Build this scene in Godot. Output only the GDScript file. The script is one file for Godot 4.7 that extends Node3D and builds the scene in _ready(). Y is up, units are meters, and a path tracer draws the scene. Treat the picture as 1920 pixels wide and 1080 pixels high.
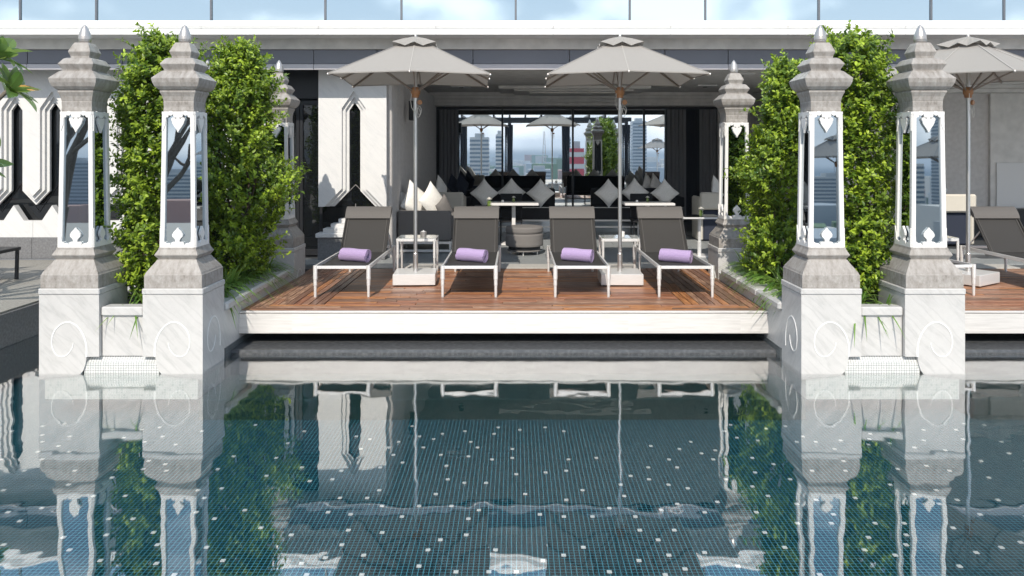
extends Node3D
# Rooftop pool terrace. Metres, y up; the water lies at y = 0, the decks and terraces at y = 0.40.

const DECK := 0.40
var M := {}
var taken := {}
var rng := RandomNumberGenerator.new()

# ------------------------------------------------------------------ mesh building
class Shape:
	var v := PackedVector3Array()
	var n := PackedVector3Array()
	var uv := PackedVector2Array()
	func tri(a: Vector3, b: Vector3, c: Vector3, out: Vector3) -> void:
		var k := (c - a).cross(b - a)
		if k.length_squared() < 1e-16:
			return
		if k.dot(out) < 0.0:
			var t := b
			b = c
			c = t
			k = -k
		k = k.normalized()
		v.append_array([a, b, c])
		n.append_array([k, k, k])
	func quad(a: Vector3, b: Vector3, c: Vector3, d: Vector3, out: Vector3) -> void:
		tri(a, b, c, out)
		tri(a, c, d, out)
	func stri(p: Array, q: Array) -> void: # smooth: three points, three normals
		var k: Vector3 = (p[2] - p[0]).cross(p[1] - p[0])
		if k.length_squared() < 1e-18:
			return
		var o := [0, 1, 2] if k.dot(q[0] + q[1] + q[2]) > 0.0 else [0, 2, 1]
		for i in o:
			v.append(p[i])
			n.append(q[i])
	func squad(p: Array, q: Array) -> void:
		stri([p[0], p[1], p[2]], [q[0], q[1], q[2]])
		stri([p[0], p[2], p[3]], [q[0], q[2], q[3]])
	func box(c: Vector3, s: Vector3, ch := 0.0, bas := Basis.IDENTITY) -> Shape:
		var h := s / 2.0
		ch = minf(ch, minf(h.x, minf(h.y, h.z)) * 0.9)
		if ch <= 0.0:
			for ax in 3:
				for sg in [-1.0, 1.0]:
					var o := Vector3.ZERO
					o[ax] = sg
					var a := Vector3.ZERO
					var b := Vector3.ZERO
					a[(ax + 1) % 3] = h[(ax + 1) % 3]
					b[(ax + 2) % 3] = h[(ax + 2) % 3]
					var m: Vector3 = o * h[ax]
					quad(c + bas * (m + a + b), c + bas * (m + a - b), c + bas * (m - a - b), c + bas * (m - a + b), bas * o)
			return self
		var face := func(ax: int, sg: Vector3) -> Vector3: # corner vertex that lies on the face across axis ax
			var p := sg * h
			for i in 3:
				if i != ax:
					p[i] -= sg[i] * ch
			return c + bas * p
		for ax in 3:
			var b1 := (ax + 1) % 3
			var b2 := (ax + 2) % 3
			for s0 in [-1.0, 1.0]:
				var q := []
				for k in [[-1, -1], [1, -1], [1, 1], [-1, 1]]:
					var sg := Vector3.ZERO
					sg[ax] = s0
					sg[b1] = k[0]
					sg[b2] = k[1]
					q.append(face.call(ax, sg))
				var o := Vector3.ZERO
				o[ax] = s0
				quad(q[0], q[1], q[2], q[3], bas * o)
			for s1 in [-1.0, 1.0]: # edges along ax
				for s2 in [-1.0, 1.0]:
					var e0 := Vector3.ZERO
					e0[b1] = s1
					e0[b2] = s2
					var e1 := e0
					e0[ax] = -1.0
					e1[ax] = 1.0
					var o := e0
					o[ax] = 0.0
					quad(face.call(b1, e0), face.call(b1, e1), face.call(b2, e1), face.call(b2, e0), bas * o)
		for k in 8:
			var sg := Vector3(1 if k & 1 else -1, 1 if k & 2 else -1, 1 if k & 4 else -1)
			tri(face.call(0, sg), face.call(1, sg), face.call(2, sg), bas * sg)
		return self
	func rings(list: Array, c := Vector3.ZERO, cap := true) -> Shape: # square rings [half, y], sharp edges
		for i in list.size() - 1:
			var a: Array = list[i]
			var b: Array = list[i + 1]
			for k in 4:
				var t := Basis(Vector3.UP, k * PI / 2)
				var slope := Vector3(0, a[0] - b[0], absf(b[1] - a[1]) + 1e-4)
				if b[1] < a[1]:
					slope.y = -slope.y
				quad(c + t * Vector3(-a[0], a[1], a[0]), c + t * Vector3(a[0], a[1], a[0]), c + t * Vector3(b[0], b[1], b[0]), c + t * Vector3(-b[0], b[1], b[0]), t * slope)
		if cap:
			for e in [[list[0], -1.0], [list[-1], 1.0]]:
				var h: float = e[0][0]
				var y: float = e[0][1]
				quad(c + Vector3(-h, y, -h), c + Vector3(h, y, -h), c + Vector3(h, y, h), c + Vector3(-h, y, h), Vector3(0, e[1], 0))
		return self
	func lathe(list: Array, seg := 16, c := Vector3.ZERO, bas := Basis.IDENTITY, cap := true) -> Shape: # [radius, y], smooth round, sharp along
		for i in list.size() - 1:
			var a: Array = list[i]
			var b: Array = list[i + 1]
			var d := Vector2(b[0] - a[0], b[1] - a[1])
			var nr := Vector2(d.y, -d.x).normalized()
			for k in seg:
				var t0 := TAU * k / seg
				var t1 := TAU * (k + 1) / seg
				var d0 := Vector3(cos(t0), 0, sin(t0))
				var d1 := Vector3(cos(t1), 0, sin(t1))
				squad([c + bas * (d0 * a[0] + Vector3(0, a[1], 0)), c + bas * (d1 * a[0] + Vector3(0, a[1], 0)), c + bas * (d1 * b[0] + Vector3(0, b[1], 0)), c + bas * (d0 * b[0] + Vector3(0, b[1], 0))],
					[bas * (d0 * nr.x + Vector3(0, nr.y, 0)), bas * (d1 * nr.x + Vector3(0, nr.y, 0)), bas * (d1 * nr.x + Vector3(0, nr.y, 0)), bas * (d0 * nr.x + Vector3(0, nr.y, 0))])
		if cap:
			for e in [[list[0], -1.0], [list[-1], 1.0]]:
				var r: float = e[0][0]
				if r > 0.0005:
					for k in seg:
						var t0 := TAU * k / seg
						var t1 := TAU * (k + 1) / seg
						tri(c + bas * Vector3(0, e[0][1], 0), c + bas * Vector3(cos(t0) * r, e[0][1], sin(t0) * r), c + bas * Vector3(cos(t1) * r, e[0][1], sin(t1) * r), bas * Vector3(0, e[1], 0))
		return self
	func tube(pts: Array, r0: float, r1 := -1.0, seg := 8) -> Shape:
		if r1 < 0.0:
			r1 = r0
		var rr := []
		var prev := Vector3.ZERO
		for i in pts.size():
			var t: Vector3 = (pts[mini(i + 1, pts.size() - 1)] - pts[maxi(i - 1, 0)]).normalized()
			var side := prev
			if side == Vector3.ZERO:
				side = t.cross(Vector3.UP if absf(t.y) < 0.9 else Vector3.RIGHT)
			side = (side - t * side.dot(t)).normalized()
			prev = side
			var up := t.cross(side)
			var ring := []
			for k in seg:
				var a := TAU * k / seg
				ring.append(side * cos(a) + up * sin(a))
			rr.append(ring)
		for i in pts.size() - 1:
			var ra := lerpf(r0, r1, float(i) / (pts.size() - 1))
			var rb := lerpf(r0, r1, float(i + 1) / (pts.size() - 1))
			for k in seg:
				var m := (k + 1) % seg
				squad([pts[i] + rr[i][k] * ra, pts[i] + rr[i][m] * ra, pts[i + 1] + rr[i + 1][m] * rb, pts[i + 1] + rr[i + 1][k] * rb], [rr[i][k], rr[i][m], rr[i + 1][m], rr[i + 1][k]])
		for e in [[0, r0], [pts.size() - 1, r1]]:
			var o: Vector3 = pts[0] - pts[1] if e[0] == 0 else pts[-1] - pts[-2]
			for k in seg:
				tri(pts[e[0]], pts[e[0]] + rr[e[0]][k] * e[1], pts[e[0]] + rr[e[0]][(k + 1) % seg] * e[1], o)
		return self
	func bar(a: Vector3, b: Vector3, w: float, h: float, ch := 0.002) -> Shape: # a straight bar of section w (across) x h
		var z := (b - a).normalized()
		var x := (Vector3.UP if absf(z.y) < 0.95 else Vector3.BACK).cross(z).normalized()
		return box((a + b) / 2.0, Vector3(w, h, (b - a).length()), ch, Basis(x, z.cross(x), z))
	func prism(poly: PackedVector2Array, z0: float, z1: float, at = null) -> Shape: # outline in x, y extruded from z0 (back) to z1 (front)
		if Geometry2D.is_polygon_clockwise(poly):
			poly.reverse()
		var f := func(p: Vector2, z: float) -> Vector3: return at.call(p, z) if at != null else Vector3(p.x, p.y, z)
		var idx := Geometry2D.triangulate_polygon(poly)
		var fwd: Vector3 = f.call(poly[0], z1) - f.call(poly[0], z0)
		for i in range(0, idx.size(), 3):
			tri(f.call(poly[idx[i]], z1), f.call(poly[idx[i + 1]], z1), f.call(poly[idx[i + 2]], z1), fwd)
			tri(f.call(poly[idx[i]], z0), f.call(poly[idx[i + 1]], z0), f.call(poly[idx[i + 2]], z0), -fwd)
		for i in poly.size():
			var p := poly[i]
			var q := poly[(i + 1) % poly.size()]
			var e := q - p
			var o: Vector3 = f.call(p + Vector2(e.y, -e.x), z1) - f.call(p, z1)
			quad(f.call(p, z0), f.call(q, z0), f.call(q, z1), f.call(p, z1), o)
		return self
	func mesh() -> ArrayMesh:
		var a := []
		a.resize(Mesh.ARRAY_MAX)
		a[Mesh.ARRAY_VERTEX] = v
		a[Mesh.ARRAY_NORMAL] = n
		if uv.size() == v.size():
			a[Mesh.ARRAY_TEX_UV] = uv
		var m := ArrayMesh.new()
		m.add_surface_from_arrays(Mesh.PRIMITIVE_TRIANGLES, a)
		return m

func S() -> Shape:
	return Shape.new()

func numbered(called: String) -> String:
	taken[called] = taken.get(called, -1) + 1
	return called if taken[called] == 0 else "%s_%03d" % [called, taken[called]]

func obj(called: String, what, mat: Material, parent: Node3D = null, at := Vector3.ZERO, bas := Basis.IDENTITY) -> MeshInstance3D:
	var o := MeshInstance3D.new()
	o.mesh = what.mesh() if what is Shape else what
	o.material_override = mat
	o.transform = Transform3D(bas, at)
	if parent == null:
		o.name = numbered(called)
		add_child(o)
	else:
		o.name = called
		parent.add_child(o, true)
	return o

func thing(called: String, label: String, category: String, at := Vector3.ZERO, turn := 0.0, group := "") -> Node3D:
	var o := Node3D.new()
	o.name = numbered(called)
	add_child(o)
	o.position = at
	o.rotation.y = turn
	tag(o, label, category, group)
	return o

func tag(o: Node3D, label: String, category: String, group := "") -> Node3D:
	o.set_meta("label", label)
	o.set_meta("category", category)
	if group:
		o.set_meta("group", group)
	return o

func struct(o: Node3D) -> Node3D:
	o.set_meta("kind", "structure")
	return o

func copy(root: Node3D, label: String, at: Vector3, turn := 0.0) -> Node3D:
	var r: Node3D = root.duplicate()
	var base: String = root.name
	if base.right(3).is_valid_int():
		base = base.left(-4)
	r.name = numbered(base)
	add_child(r)
	r.position = at
	r.rotation.y = turn
	r.set_meta("label", label)
	return r

# ------------------------------------------------------------------ materials
func noise(seed_: int, freq: float, oct := 4, kind := FastNoiseLite.TYPE_SIMPLEX_SMOOTH) -> FastNoiseLite:
	var f := FastNoiseLite.new()
	f.seed = seed_
	f.frequency = freq
	f.noise_type = kind
	f.fractal_octaves = oct
	return f

func ramp_tex(f: FastNoiseLite, size: int, cols: Array) -> ImageTexture: # seamless noise through a list of [position, colour]
	var g := f.get_seamless_image(size, size)
	var im := Image.create(size, size, false, Image.FORMAT_RGB8)
	var lut := []
	for i in 256:
		var t := i / 255.0
		var c: Color = cols[0][1]
		for k in cols.size() - 1:
			if t >= cols[k][0]:
				c = cols[k][1].lerp(cols[k + 1][1], clampf((t - cols[k][0]) / (cols[k + 1][0] - cols[k][0]), 0, 1))
		lut.append(c)
	var d := g.get_data()
	for y in size:
		for x in size:
			im.set_pixel(x, y, lut[d[y * size + x]])
	return ImageTexture.create_from_image(im)

func gray_tex(f: FastNoiseLite, size: int) -> ImageTexture:
	return ImageTexture.create_from_image(f.get_seamless_image(size, size))

func lin(r: float, g: float, b: float) -> Color: # a real-world base colour
	return Color(r, g, b).linear_to_srgb()

func mat(c: Color, rough := 0.6, metal := 0.0, tex: Texture2D = null, scale := 1.0, world := true) -> StandardMaterial3D:
	var m := StandardMaterial3D.new()
	m.albedo_color = c
	m.roughness = rough
	m.metallic = metal
	m.albedo_texture = tex
	m.uv1_triplanar = true
	m.uv1_world_triplanar = world
	m.uv1_scale = Vector3.ONE * scale
	return m

func relief(m: StandardMaterial3D, tex: Texture2D, cm: float) -> StandardMaterial3D:
	m.heightmap_enabled = true
	m.heightmap_texture = tex
	m.heightmap_scale = cm
	return m

func marble_tex(seed_: int, base: Color, vein: Color, strong: float) -> ImageTexture:
	var size := 512
	var im := Image.create(size, size, false, Image.FORMAT_RGB8)
	var a := noise(seed_, 0.006, 5)
	var b := noise(seed_ + 7, 0.012, 4)
	var c := noise(seed_ + 13, 0.05, 3)
	for y in size:
		for x in size:
			var u := (x + y) * 0.7071
			var w := (x - y) * 0.7071
			var k := 0.0
			var warp := b.get_noise_2d(x, y) * 22.0
			k = 1.0 - absf(a.get_noise_2d(u * 0.5, w * 4.5 + warp))
			k = pow(clampf(k, 0, 1), 9.0) * strong * (0.55 + 0.45 * b.get_noise_2d(x + 300, y))
			k += 0.10 * (b.get_noise_2d(u * 0.6, w * 1.6) + 0.5) + 0.05 * c.get_noise_2d(x, y)
			im.set_pixel(x, y, base.lerp(vein, clampf(k, 0, 1)))
	return ImageTexture.create_from_image(im)

func grid_tex(cells: int, px: int, joint: int, tiles: Array, grout: Color, seed_: int) -> ImageTexture:
	var r := RandomNumberGenerator.new()
	r.seed = seed_
	var im := Image.create(cells * px, cells * px, false, Image.FORMAT_RGB8)
	im.fill(grout)
	for y in cells:
		for x in cells:
			var c: Color = tiles[r.randi() % tiles.size()]
			im.fill_rect(Rect2i(x * px + joint, y * px + joint, px - joint, px - joint), c.lerp(tiles[0], r.randf() * 0.6))
	return ImageTexture.create_from_image(im)

func streak_tex(seed_: int, cols: Array, fx: float, fy: float) -> ImageTexture: # long grain along u
	var size := 512
	var im := Image.create(size, size, false, Image.FORMAT_RGB8)
	var a := noise(seed_, 1.0, 4)
	var b := noise(seed_ + 3, 1.0, 2)
	for y in size:
		for x in size:
			var t := 0.5 + 0.62 * a.get_noise_2d(x * fx, y * fy) + 0.22 * b.get_noise_2d(x * fx * 3.0, y * fy * 4.0)
			t = clampf(t, 0, 1) * (cols.size() - 1)
			var i := mini(int(t), cols.size() - 2)
			im.set_pixel(x, y, cols[i].lerp(cols[i + 1], t - i))
	return ImageTexture.create_from_image(im)

func make_materials() -> void:
	var fine := gray_tex(noise(2, 0.12, 4), 256)
	var coarse := gray_tex(noise(3, 0.02, 5), 256)
	M.fine = fine
	var marble := marble_tex(11, lin(0.50, 0.493, 0.487), lin(0.26, 0.26, 0.26), 0.42)
	M.marble = relief(mat(Color.WHITE, 0.42, 0, marble, 0.55), fine, 0.03)
	var bright := marble_tex(31, lin(0.66, 0.655, 0.65), lin(0.48, 0.49, 0.50), 0.45)
	M.facade = relief(mat(Color.WHITE, 0.5, 0, bright, 0.7), fine, 0.03)
	M.inlay = mat(lin(0.68, 0.68, 0.675), 0.5)
	var stone := ramp_tex(noise(5, 0.018, 6), 512, [[0.0, lin(0.30, 0.28, 0.26)], [0.4, lin(0.44, 0.42, 0.40)], [0.6, lin(0.52, 0.50, 0.48)], [1.0, lin(0.62, 0.60, 0.58)]])
	M.stone = relief(mat(Color.WHITE, 0.7, 0, stone, 1.3), fine, 0.12)
	var cap := streak_tex(9, [lin(0.185, 0.166, 0.150), lin(0.265, 0.245, 0.228), lin(0.31, 0.292, 0.276), lin(0.38, 0.362, 0.345)], 0.022, 0.012)
	M.cap = relief(mat(Color.WHITE, 0.55, 0, cap, 1.2), fine, 0.10)
	M.paint = relief(mat(lin(0.68, 0.67, 0.66), 0.45), fine, 0.02)
	M.silver = mat(lin(0.50, 0.47, 0.45), 0.38, 0.8)
	M.mirror = mat(lin(0.46, 0.52, 0.56), 0.015, 1.0)
	M.mirror_edge = mat(lin(0.015, 0.016, 0.018), 0.3)
	var brushed := streak_tex(17, [lin(0.74, 0.73, 0.72), lin(0.80, 0.79, 0.78), lin(0.86, 0.85, 0.84)], 0.006, 0.2)
	M.steel = mat(Color.WHITE, 0.30, 0.40, brushed, 1.6)
	M.pole = mat(lin(0.66, 0.64, 0.62), 0.28, 0.9)
	M.fascia = relief(mat(lin(0.97, 0.96, 0.95), 0.45, 0.25, streak_tex(18, [lin(0.52, 0.51, 0.50), lin(0.60, 0.59, 0.58), lin(0.66, 0.65, 0.64)], 0.004, 0.06), 0.8), fine, 0.02)
	M.granite = relief(mat(Color.WHITE, 0.45, 0, ramp_tex(noise(21, 0.06, 5), 512, [[0.0, lin(0.17, 0.18, 0.185)], [0.5, lin(0.26, 0.275, 0.28)], [1.0, lin(0.36, 0.37, 0.37)]]), 0.9), fine, 0.05)
	M.pale_granite = relief(mat(Color.WHITE, 0.5, 0, ramp_tex(noise(22, 0.05, 5), 512, [[0.0, lin(0.36, 0.34, 0.31)], [0.5, lin(0.47, 0.45, 0.42)], [1.0, lin(0.56, 0.54, 0.51)]]), 0.9), fine, 0.05)
	M.walk = relief(mat(Color.WHITE, 0.6, 0, ramp_tex(noise(26, 0.05, 5), 512, [[0.0, lin(0.17, 0.16, 0.145)], [0.5, lin(0.24, 0.23, 0.21)], [1.0, lin(0.31, 0.30, 0.275)]]), 0.9), fine, 0.05)
	M.dark_granite = relief(mat(Color.WHITE, 0.3, 0, ramp_tex(noise(23, 0.04, 5), 512, [[0.0, lin(0.035, 0.037, 0.04)], [0.5, lin(0.07, 0.073, 0.078)], [1.0, lin(0.13, 0.135, 0.14)]]), 0.8), fine, 0.05)
	M.base_granite = relief(mat(Color.WHITE, 0.5, 0, ramp_tex(noise(24, 0.09, 4), 256, [[0.0, lin(0.12, 0.12, 0.125)], [1.0, lin(0.22, 0.22, 0.225)]]), 1.0), fine, 0.04)
	M.beam_dark = mat(lin(0.03, 0.03, 0.032), 0.6)
	M.panel = relief(mat(lin(0.17, 0.175, 0.20), 0.42, 0.35), coarse, 0.02)
	M.lip = mat(lin(0.56, 0.54, 0.57), 0.5)
	M.cornice = relief(mat(lin(0.82, 0.82, 0.82), 0.42), coarse, 0.04)
	M.plaster = relief(mat(lin(0.74, 0.72, 0.69), 0.85, 0, ramp_tex(noise(27, 0.02, 4), 256, [[0.0, Color(0.9, 0.9, 0.9)], [1.0, Color.WHITE]]), 0.6), fine, 0.04)
	M.black = mat(lin(0.008, 0.008, 0.009), 0.5)
	M.dark_glass = mat(lin(0.006, 0.007, 0.008), 0.02)
	M.dark_glass.metallic_specular = 0.6
	M.sky_glass = mat(lin(0.68, 0.80, 0.85), 0.012, 1.0)
	M.sky_glass.heightmap_enabled = true
	M.sky_glass.heightmap_texture = coarse
	M.sky_glass.heightmap_scale = 0.02
	M.sky_glass.uv1_triplanar = true
	M.sky_glass.uv1_world_triplanar = true
	M.sky_glass.uv1_scale = Vector3.ONE * 0.25
	M.window = mat(lin(0.88, 0.92, 0.94), 0.01, 1.0)
	M.frame = mat(lin(0.025, 0.026, 0.03), 0.4, 0.4)
	M.mullion = mat(lin(0.16, 0.17, 0.19), 0.4, 0.5)
	M.curtain = relief(mat(lin(0.20, 0.20, 0.205), 0.9), fine, 0.05)
	M.curtain_dark = mat(lin(0.012, 0.014, 0.02), 0.9)
	M.flute = relief(mat(Color.WHITE, 0.5, 0, ramp_tex(noise(28, 0.03, 5), 256, [[0.0, lin(0.50, 0.475, 0.455)], [1.0, lin(0.60, 0.575, 0.555)]]), 1.0), fine, 0.06)
	# furniture
	var weave := grid_tex(32, 8, 2, [Color(0.93, 0.93, 0.93), Color(1, 1, 1), Color(0.96, 0.96, 0.96)], Color(0.80, 0.80, 0.80), 41)
	M.sling = relief(mat(lin(0.036, 0.033, 0.031), 0.75, 0, weave, 9.0, false), weave, 0.04)
	M.headrest = relief(mat(lin(0.13, 0.12, 0.114), 0.7, 0, weave, 9.0, false), weave, 0.05)
	M.grey_fabric = relief(mat(lin(0.22, 0.206, 0.197), 0.9, 0, weave, 7.0, false), weave, 0.04)  # lighter than the cloth itself, standing in for sun on the shaded sofa
	M.black_fabric = relief(mat(lin(0.012, 0.012, 0.014), 0.9), fine, 0.04)
	M.navy = relief(mat(lin(0.02, 0.026, 0.045), 0.9), fine, 0.04)
	var mottled := ramp_tex(noise(43, 0.03, 4), 256, [[0.0, Color(0.93, 0.93, 0.92)], [1.0, Color.WHITE]])
	M.cushion = relief(mat(lin(0.86, 0.84, 0.81), 0.95, 0, mottled, 3.0), coarse, 0.35)
	M.cushion.uv1_scale = Vector3.ONE * 3.0
	var terry := gray_tex(noise(44, 0.35, 2), 256)
	M.towel = relief(mat(lin(0.46, 0.35, 0.55), 1.0, 0, ramp_tex(noise(45, 0.05, 4), 256, [[0.0, Color(0.84, 0.82, 0.88)], [1.0, Color.WHITE]]), 4.0, false), terry, 0.25)
	M.towel.rim_enabled = true
	M.towel.rim = 0.4
	M.wicker = relief(mat(lin(0.70, 0.66, 0.58), 0.7, 0, weave, 4.0), weave, 0.3)
	M.canopy = relief(mat(lin(0.44, 0.415, 0.39), 0.9, 0, weave, 6.0, false), weave, 0.02)
	M.canopy.backlight_enabled = true
	M.canopy.backlight = lin(0.34, 0.32, 0.30)
	M.seam = mat(lin(0.36, 0.34, 0.32), 0.9)
	M.rib = mat(lin(0.26, 0.22, 0.19), 0.45, 0.3)
	M.hub = relief(mat(lin(0.36, 0.17, 0.07), 0.45), fine, 0.05)
	M.rope = mat(lin(0.60, 0.58, 0.54), 0.9)
	M.table_glass = mat(Color(0.75, 0.82, 0.82, 0.12), 0.02)
	M.table_glass.transparency = BaseMaterial3D.TRANSPARENCY_ALPHA
	M.ceramic = mat(lin(0.80, 0.79, 0.77), 0.25)
	M.petal = mat(lin(0.82, 0.80, 0.74), 0.8)
	M.petal.backlight_enabled = true
	M.petal.backlight = lin(0.4, 0.4, 0.36)
	M.vase = mat(Color(0.55, 0.65, 0.30, 0.35), 0.05)
	M.vase.transparency = BaseMaterial3D.TRANSPARENCY_ALPHA
	# decking: six tones of the same oiled hardwood
	M.wood = []
	var g1 := streak_tex(51, [lin(0.09, 0.045, 0.03), lin(0.24, 0.13, 0.082), lin(0.37, 0.22, 0.145), lin(0.54, 0.37, 0.26)], 0.008, 0.10)
	var g2 := streak_tex(61, [lin(0.11, 0.06, 0.04), lin(0.29, 0.17, 0.11), lin(0.43, 0.28, 0.19), lin(0.58, 0.42, 0.31)], 0.006, 0.08)
	var tints := [Color(1, 1, 1), Color(0.88, 0.80, 0.77), Color(1.0, 0.92, 0.88), Color(0.74, 0.67, 0.65), Color(1.0, 0.96, 0.94), Color(0.86, 0.71, 0.64), Color(0.80, 0.79, 0.78), Color(1.0, 0.84, 0.66)]
	for i in tints.size():
		var m := relief(mat(tints[i], 0.42, 0, g1 if i % 2 == 0 else g2, 0.75, false), g1, 0.06)
		m.uv1_offset = Vector3(0.37 * i, 0.21 * i, 0.53 * i)
		M.wood.append(m)
	# pool
	var tile_cols := [lin(0.001, 0.012, 0.021), lin(0.0015, 0.017, 0.027), lin(0.001, 0.009, 0.017), lin(0.002, 0.020, 0.030)]
	M.pool_tile = mat(Color.WHITE, 0.35, 0, grid_tex(24, 16, 2, tile_cols, lin(0.10, 0.40, 0.50), 71), 1.0 / (24 * 0.034))
	M.shelf_tile = mat(Color.WHITE, 0.4, 0, grid_tex(24, 16, 1, [lin(0.016, 0.050, 0.052), lin(0.020, 0.060, 0.062)], lin(0.028, 0.075, 0.075), 72), 1.0 / (24 * 0.034))
	M.mosaic = relief(mat(Color.WHITE, 0.3, 0, grid_tex(24, 16, 2, [lin(0.60, 0.61, 0.60), lin(0.54, 0.56, 0.55), lin(0.63, 0.63, 0.62)], lin(0.12, 0.13, 0.13), 73), 1.0 / (24 * 0.025)), fine, 0.02)
	M.wet_mosaic = mat(Color.WHITE, 0.3, 0, grid_tex(24, 16, 3, [lin(0.50, 0.58, 0.55), lin(0.62, 0.68, 0.65), lin(0.34, 0.44, 0.42), lin(0.56, 0.62, 0.60)], lin(0.66, 0.70, 0.68), 74), 1.0 / (24 * 0.025))
	M.dark_mosaic = mat(Color.WHITE, 0.3, 0, grid_tex(24, 16, 2, [lin(0.10, 0.115, 0.12), lin(0.13, 0.145, 0.15)], lin(0.05, 0.055, 0.06), 75), 1.0 / (24 * 0.03))
	for k in [M.pool_tile, M.shelf_tile, M.wet_mosaic]: # under water: no gloss of their own
		k.roughness = 1.0
		k.metallic_specular = 0.0
	M.dot = mat(lin(0.85, 0.88, 0.86), 0.3)
	var ripple := noise(81, 0.010, 3)
	M.water = mat(Color(0.05, 0.16, 0.20, 0.02), 0.008, 0.0)
	M.water.transparency = BaseMaterial3D.TRANSPARENCY_ALPHA
	M.water.uv1_triplanar = true
	M.water.uv1_world_triplanar = true
	M.water.uv1_scale = Vector3.ONE * 0.28
	relief(M.water, gray_tex(ripple, 512), 0.12)
	# plants
	M.leaf = mat(Color.WHITE, 0.42)
	M.leaf.vertex_color_use_as_albedo = true
	M.leaf.backlight_enabled = true
	M.leaf.backlight = lin(0.55, 0.60, 0.25)
	M.twig = relief(mat(lin(0.09, 0.065, 0.04), 0.9), fine, 0.1)
	M.bark = relief(mat(Color.WHITE, 0.85, 0, ramp_tex(noise(83, 0.05, 5), 256, [[0.0, lin(0.10, 0.085, 0.07)], [1.0, lin(0.24, 0.21, 0.18)]]), 3.0), coarse, 0.4)
	M.blade = []
	for c in [lin(0.07, 0.16, 0.025), lin(0.10, 0.21, 0.035), lin(0.045, 0.11, 0.02), lin(0.15, 0.25, 0.05)]:
		var m := mat(c, 0.4)
		m.backlight_enabled = true
		m.backlight = lin(0.30, 0.40, 0.10)
		M.blade.append(m)
	M.big_leaf = []
	for c in [lin(0.035, 0.085, 0.02), lin(0.055, 0.12, 0.025), lin(0.028, 0.065, 0.018), lin(0.09, 0.15, 0.03)]:
		var m := mat(c, 0.35)
		m.backlight_enabled = true
		m.backlight = lin(0.28, 0.40, 0.10)
		M.big_leaf.append(m)
	M.yellow_leaf = mat(lin(0.42, 0.24, 0.05), 0.5)
	M.soil = relief(mat(lin(0.03, 0.022, 0.016), 1.0), coarse, 2.0)

# ------------------------------------------------------------------ setting
func make_pool() -> void:
	# tiled floor, a shallow bench along the deck, and the water
	var floor_ := struct(obj("pool_floor", S().box(Vector3(1.0, -0.57, -5.3), Vector3(36.0, 0.3, 15.0)), M.pool_tile))
	var dot := S().box(Vector3.ZERO, Vector3(0.030, 0.004, 0.030)).mesh()
	rng.seed = 5
	var placed := []
	for i in 600:
		if placed.size() >= 290:
			break
		var z := rng.randf_range(-7.66, -4.85)
		var x := rng.randf_range(-1.0, 1.0) * (0.66 * absf(z - 0.6) + 0.2) - 0.05
		x = snappedf(x, 0.034)
		z = snappedf(z, 0.034)
		var ok := true
		for p in placed:
			if p.distance_to(Vector2(x, z)) < 0.15:
				ok = false
		if ok:
			placed.append(Vector2(x, z))
			obj("white_tile", dot, M.dot, floor_, Vector3(x, -0.418, z))
	struct(obj("pool_bench", S().box(Vector3(-0.14, -0.325, -8.62), Vector3(5.9, 0.21, 1.7), 0.01), M.shelf_tile))
	struct(obj("pool_bench", S().box(Vector3(8.0, -0.325, -8.62), Vector3(7.1, 0.21, 1.7), 0.01), M.shelf_tile))
	struct(obj("pool_ledge", S().box(Vector3(-0.14, -0.10, -9.35), Vector3(5.95, 0.28, 1.46), 0.025), M.dark_granite))
	struct(obj("pool_ledge", S().box(Vector3(8.0, -0.10, -9.35), Vector3(7.1, 0.28, 1.46), 0.025), M.dark_granite))
	struct(obj("pool_wall", S().box(Vector3(-0.14, 0.0, -12.1), Vector3(5.95, 0.6, 0.3)), M.black))
	var w := S()
	for y in [-0.002, -0.008]: # two thin sheets, the lower one added to strengthen the reflections
		w.box(Vector3(6.15, y, -3.36), Vector3(23.7, 0.004, 10.52))
		w.box(Vector3(-5.2, y, -10.82), Vector3(1.0, 0.004, 4.36))
	struct(obj("pool_water", w, M.water))

func board(parent: Node3D, x0: float, x1: float, z: float, w: float, turn := 0.0, y := DECK) -> void:
	# one deck board along x (or, turned, along z at x = z value)
	var len_ := x1 - x0
	var key := "board%.2f_%.3f" % [snappedf(len_, 0.02), w]
	if not M.has(key):
		M[key] = S().box(Vector3.ZERO, Vector3(snappedf(len_, 0.02) - 0.006, 0.025, w - 0.010), 0.004).mesh()
	var at := Vector3((x0 + x1) / 2, y - 0.0125 + rng.randf_range(-0.0008, 0.0008), z)
	if turn != 0.0:
		at = Vector3(z, at.y, (x0 + x1) / 2)
	obj("board", M[key], M.wood[rng.randi() % 8] if rng.randf() > 0.06 else M.wood[7], parent, at, Basis(Vector3.UP, turn))

func run(parent: Node3D, a: float, b: float, z: float, w: float, turn := 0.0) -> void: # a row of boards butted end to end
	var x := a
	var piece := rng.randf_range(0.5, 1.6)
	while x < b - 0.05:
		var e := minf(x + piece, b)
		if b - e < 0.35:
			e = b
		board(parent, x, e, z, w, turn)
		x = e
		piece = rng.randf_range(1.1, 2.1)

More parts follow.
